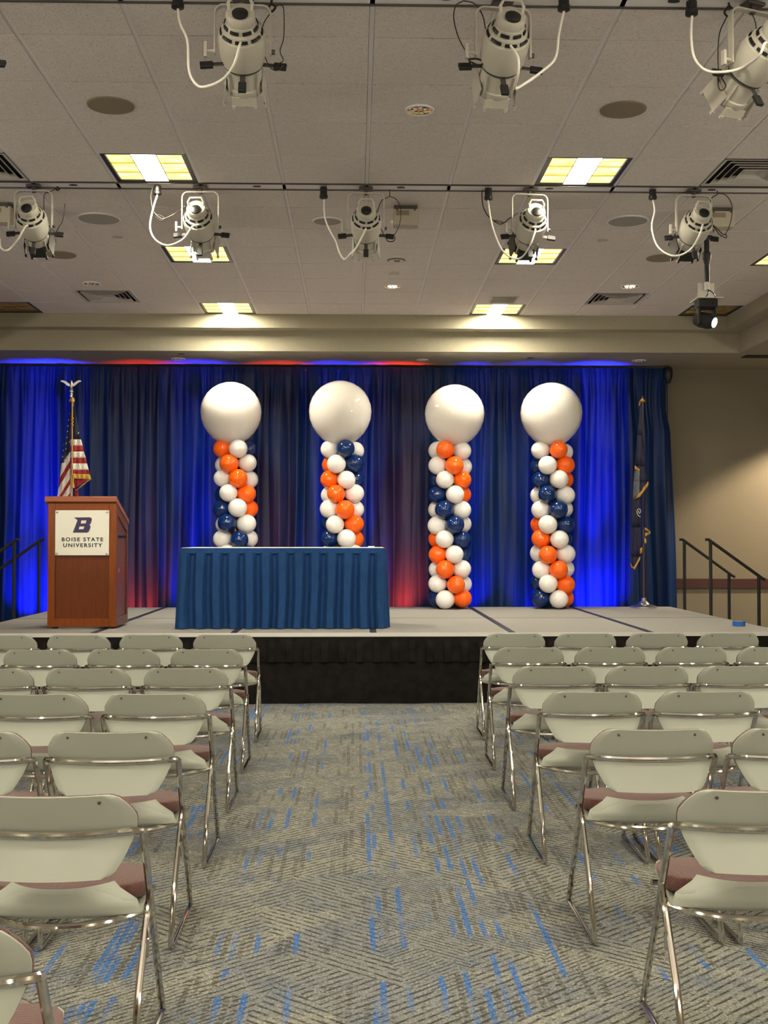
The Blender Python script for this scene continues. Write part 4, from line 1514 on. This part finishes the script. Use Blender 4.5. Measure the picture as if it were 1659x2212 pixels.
for pts in ([(222, 165), (232, 120), (245, 128), (232, 168)], [(236, 118), (262, 90), (285, 112), (285, 130)], [(186, 748), (236, 785), (234, 805), (186, 782)], [(305, 930), (320, 902), (320, 935), (305, 968)],
            [(268, 965), (318, 905), (312, 945), (235, 1060)], [(235, 1015), (262, 985), (245, 1048), (175, 1085)], [(285, 1350), (338, 1390), (340, 1410), (285, 1372)], [(288, 1408), (340, 1400), (338, 1412), (285, 1445)],
            [(144, 1695), (156, 1720), (180, 1752), (150, 1745)], [(170, 1750), (240, 1635), (238, 1670), (182, 1768)], [(238, 1560), (256, 1545), (256, 1600), (238, 1610)], [(282, 1450), (298, 1470), (298, 1505), (282, 1510)]):
    gf = MB()
    band(gf, pts, 0, nu=4, nv=2, dy=-.012, **kw)
    o = gf.build('fringe', M['gold'], sf, recalc=False)
    so = o.modifiers.new('thick', 'SOLIDIFY')
    so.thickness = .006
sw = [(243, 1250), (225, 1240), (210, 1215), (210, 1185), (225, 1170), (240, 1180), (243, 1200), (232, 1215), (222, 1200), (228, 1190)]
MB().tube(smooth_path([at(*zg(u, w), Yg - .045) for u, w in sw], 4), .004, 6).build('scroll_stitching', M['flag_white'], sf)

# ------------------------------------------------------------------ chairs
def make_chair():
    root = thing('folding_chair', 'cream chair', 'chair', (0, 0, 0), 'cream folding chairs in rows')
    hwf, hwt = .225, .234       # half width at the floor, at the back rail
    rt = .0105

    def back_prof(z):           # half width of the back shell
        P = [(.533, .150), (.537, .162), (.548, .173), (.575, .190), (.61, .206), (.645, .218), (.668, .2215), (.69, .2195), (.712, .208), (.731, .193), (.744, .180), (.750, .166), (.752, .155)]
        for (z0, a), (z1, b) in zip(P, P[1:]):
            if z <= z1:
                return a + (b - a) * (z - z0) / (z1 - z0)
        return P[-1][1]
    zs = [.533, .5345, .538, .548, .565, .59, .615, .638, .648, .658, .672, .69, .71, .728, .742, .749, .7515, .752]

    def ycen(z):
        if z > .648:
            return .034 - (z - .648) * .42
        return .034 - (.648 - z) * .30

    def shell(inset, front, back):
        def fn(u, v, sd):
            t = v * (len(zs) - 1)
            i = min(int(t), len(zs) - 2)
            z = zs[i] + (zs[i + 1] - zs[i]) * (t - i)
            zz = .6425 + (z - .6425) * (1 + (inset / .109))
            s = 2 * u - 1
            x = s * (back_prof(z) + inset)
            e = min(1, (1 - abs(s)) / .05)
            rim = .006 * (1 - e)
            y = ycen(z) + .055 * (x / .22) ** 2
            return (x, y + (front if sd else back + rim * (1 if back < front else 0)), zz)
        return fn
    bk = MB().slab(shell(0, .006, -.007), 26, len(zs) - 1).build('backrest', M['chair_shell'], root, sharp=50)
    MB().slab(shell(-.001, .024, .0065), 26, len(zs) - 1).build('back_pad', M['pad'], bk, sharp=60)
    for sx in (-1, 1):
        x, z = sx * .135, .733
        y = ycen(z) + .055 * (x / .22) ** 2 - .007
        MB().lathe([(.005, 0), (.005, .002), (0, .003)], 8, Matrix.Translation((x, y, z)) @ Matrix.Rotation(PI / 2, 4, 'X')).build('screw', M['bronze'], bk)
    # seat
    SP = [(.103, .472), (.105, .458), (.112, .428), (.125, .402), (.15, .389), (.20, .384), (.28, .388), (.36, .400), (.42, .412), (.44, .412)]
    SW = [.140, .158, .206, .215, .219, .221, .218, .210, .196, .18]

    def seat(u, v, sd):
        t = v * (len(SP) - 1)
        i = min(int(t), len(SP) - 2)
        f = t - i
        y = SP[i][0] + (SP[i + 1][0] - SP[i][0]) * f
        z = SP[i][1] + (SP[i + 1][1] - SP[i][1]) * f
        hw = SW[i] + (SW[i + 1] - SW[i]) * f
        s = 2 * u - 1
        x = s * hw
        curve = .075 * (abs(s)) ** 2.4 * max(0, 1 - v / .6)
        lift = .030 * abs(s) ** 4 * min(1, max(0, (v - .35) / .25))
        return (x, y + curve + (.007 if sd and v < .45 else 0), z + lift + (.009 if sd else 0))
    stt = MB().slab(seat, 24, 27).build('seat', M['chair_shell'], root, sharp=50)

    def cush(u, v, sd):
        t = .02 + v * .96
        s = 2 * u - 1
        y = .112 + t * .335
        hw = (.163 + .052 * min(1, t / .28) ** .7) if t < .5 else .215 - .03 * ((t - .5) / .5) ** 2
        x = s * hw
        curve = .075 * abs(s) ** 2.4 * max(0, 1 - t / .6)
        zt = .474 + .004 * math.sin(t * PI) - .016 * t - .012 * abs(s) ** 6 - .010 * max(0, (.06 - t) / .06)
        zb = .424 if t < .3 else .434
        return (x, y + curve, zt if sd else zb)
    MB().slab(cush, 24, 20).build('seat_pad', M['pad'], stt, sharp=70)
    # tubular frame
    def post(t):                # front foot -> back rail
        return Vector((0, .470 + (.094 - .470) * t, .020 + (.640 - .020) * t))
    for sx in (-1, 1):
        P = []
        top = post(1)
        for t in (1, .66):
            p = post(t)
            P.append(Vector((sx * (hwf + (hwt - hwf) * t), p.y, p.z)))
        for t in (.33, .06):
            p = post(t)
            P.append(Vector((sx * (hwf + (hwt - hwf) * t), p.y, p.z)))
        P += [Vector((sx * hwf, .478, rt + .002)), Vector((sx * hwf, .46, rt)), Vector((sx * hwf, .03, rt)), Vector((sx * hwf, .008, rt + .004)), Vector((sx * hwf, .006, .03)),
              Vector((sx * hwf, .09, .215)), Vector((sx * (hwf + .003), .185, .375)), Vector((sx * (hwf + .006), .200, .41)), Vector((sx * (hwf + .010), .207, .455))]
        MB().tube(P, rt, 10).build('leg', M['chrome'], root)
        cp = MB()
        cp.tube([(sx * (hwf + .009), .176, .37), (sx * (hwf + .010), .158, .335), (sx * (hwf + .012), .150, .33), (sx * (hwf + .012), .146, .285)], .0055, 7)
        cp.build('ganging_clip', M['chrome'], root)
    n = 16
    rail = []
    for i in range(n + 1):
        s = -1 + 2 * i / n
        x = s * (hwt - .004)
        rail.append(Vector((x, (.034 - .020 + .055 * (x / .22) ** 2 + .018 * max(0, abs(s) - .9) / .1), .648 - (.006 if abs(s) > .99 else 0))))
    MB().tube(rail, .0105, 10).build('back_rail', M['chrome'], root)
    rail = []
    for i in range(n + 1):
        s = -1 + 2 * i / n
        x = s * (hwf - .006)
        rail.append(Vector((x, .100 + .092 * abs(s) ** 2.4, .382 + .014 * s * s)))
    MB().tube(rail, .0105, 10).build('seat_rail', M['chrome'], root)
    MB().tube([(-hwf + .01, .40, .395), (-.12, .42, .39), (.12, .42, .39), (hwf - .01, .40, .395)], .009, 8).build('front_rail', M['chrome'], root)
    return root


# centre of each back (photo pixel) and depth of each row, counted from the stage
ROWS = {
    ('right', 1): (8.18, [1115, 1270, 1427, 1582]), ('right', 2): (7.12, [1147, 1325, 1503, 1680]), ('right', 3): (6.06, [1204, 1407, 1608]),
    ('right', 4): (5.05, [1288, 1535]), ('right', 5): (4.05, [1421, 1734]), ('right', 6): (3.06, [1660]),
    ('left', 1): (8.13, [482, 321, 163, 2]), ('left', 2): (7.05, [442, 260, 77]), ('left', 3): (6.03, [396, 182, -32]),
    ('left', 4): (5.03, [328, 68]), ('left', 5): (4.04, [229, -88]), ('left', 6): (3.04, [100]), ('left', 7): (2.0, [-240])}
ORD = {1: 'front', 2: 'second', 3: 'third', 4: 'fourth', 5: 'fifth', 6: 'sixth', 7: 'seventh'}
SEAT = {0: 'at the aisle', 1: 'second from the aisle', 2: 'third from the aisle', 3: 'fourth from the aisle'}
chair0 = make_chair()
first = True
cr = random.Random(11)
for (side, row), (Y, cs) in ROWS.items():
    for k, px in enumerate(cs):
        o = chair0 if first else copy_tree(chair0)
        first = False
        xx = at(px, 1640, Y).x
        o.location = (xx, Y, 0)
        o.rotation_euler = (0, 0, R(cr.uniform(-.5, .5)))
        o['label'] = f'cream-backed chrome chair, {ORD[row]} row from the stage, {side} of the aisle, {SEAT[k]}'
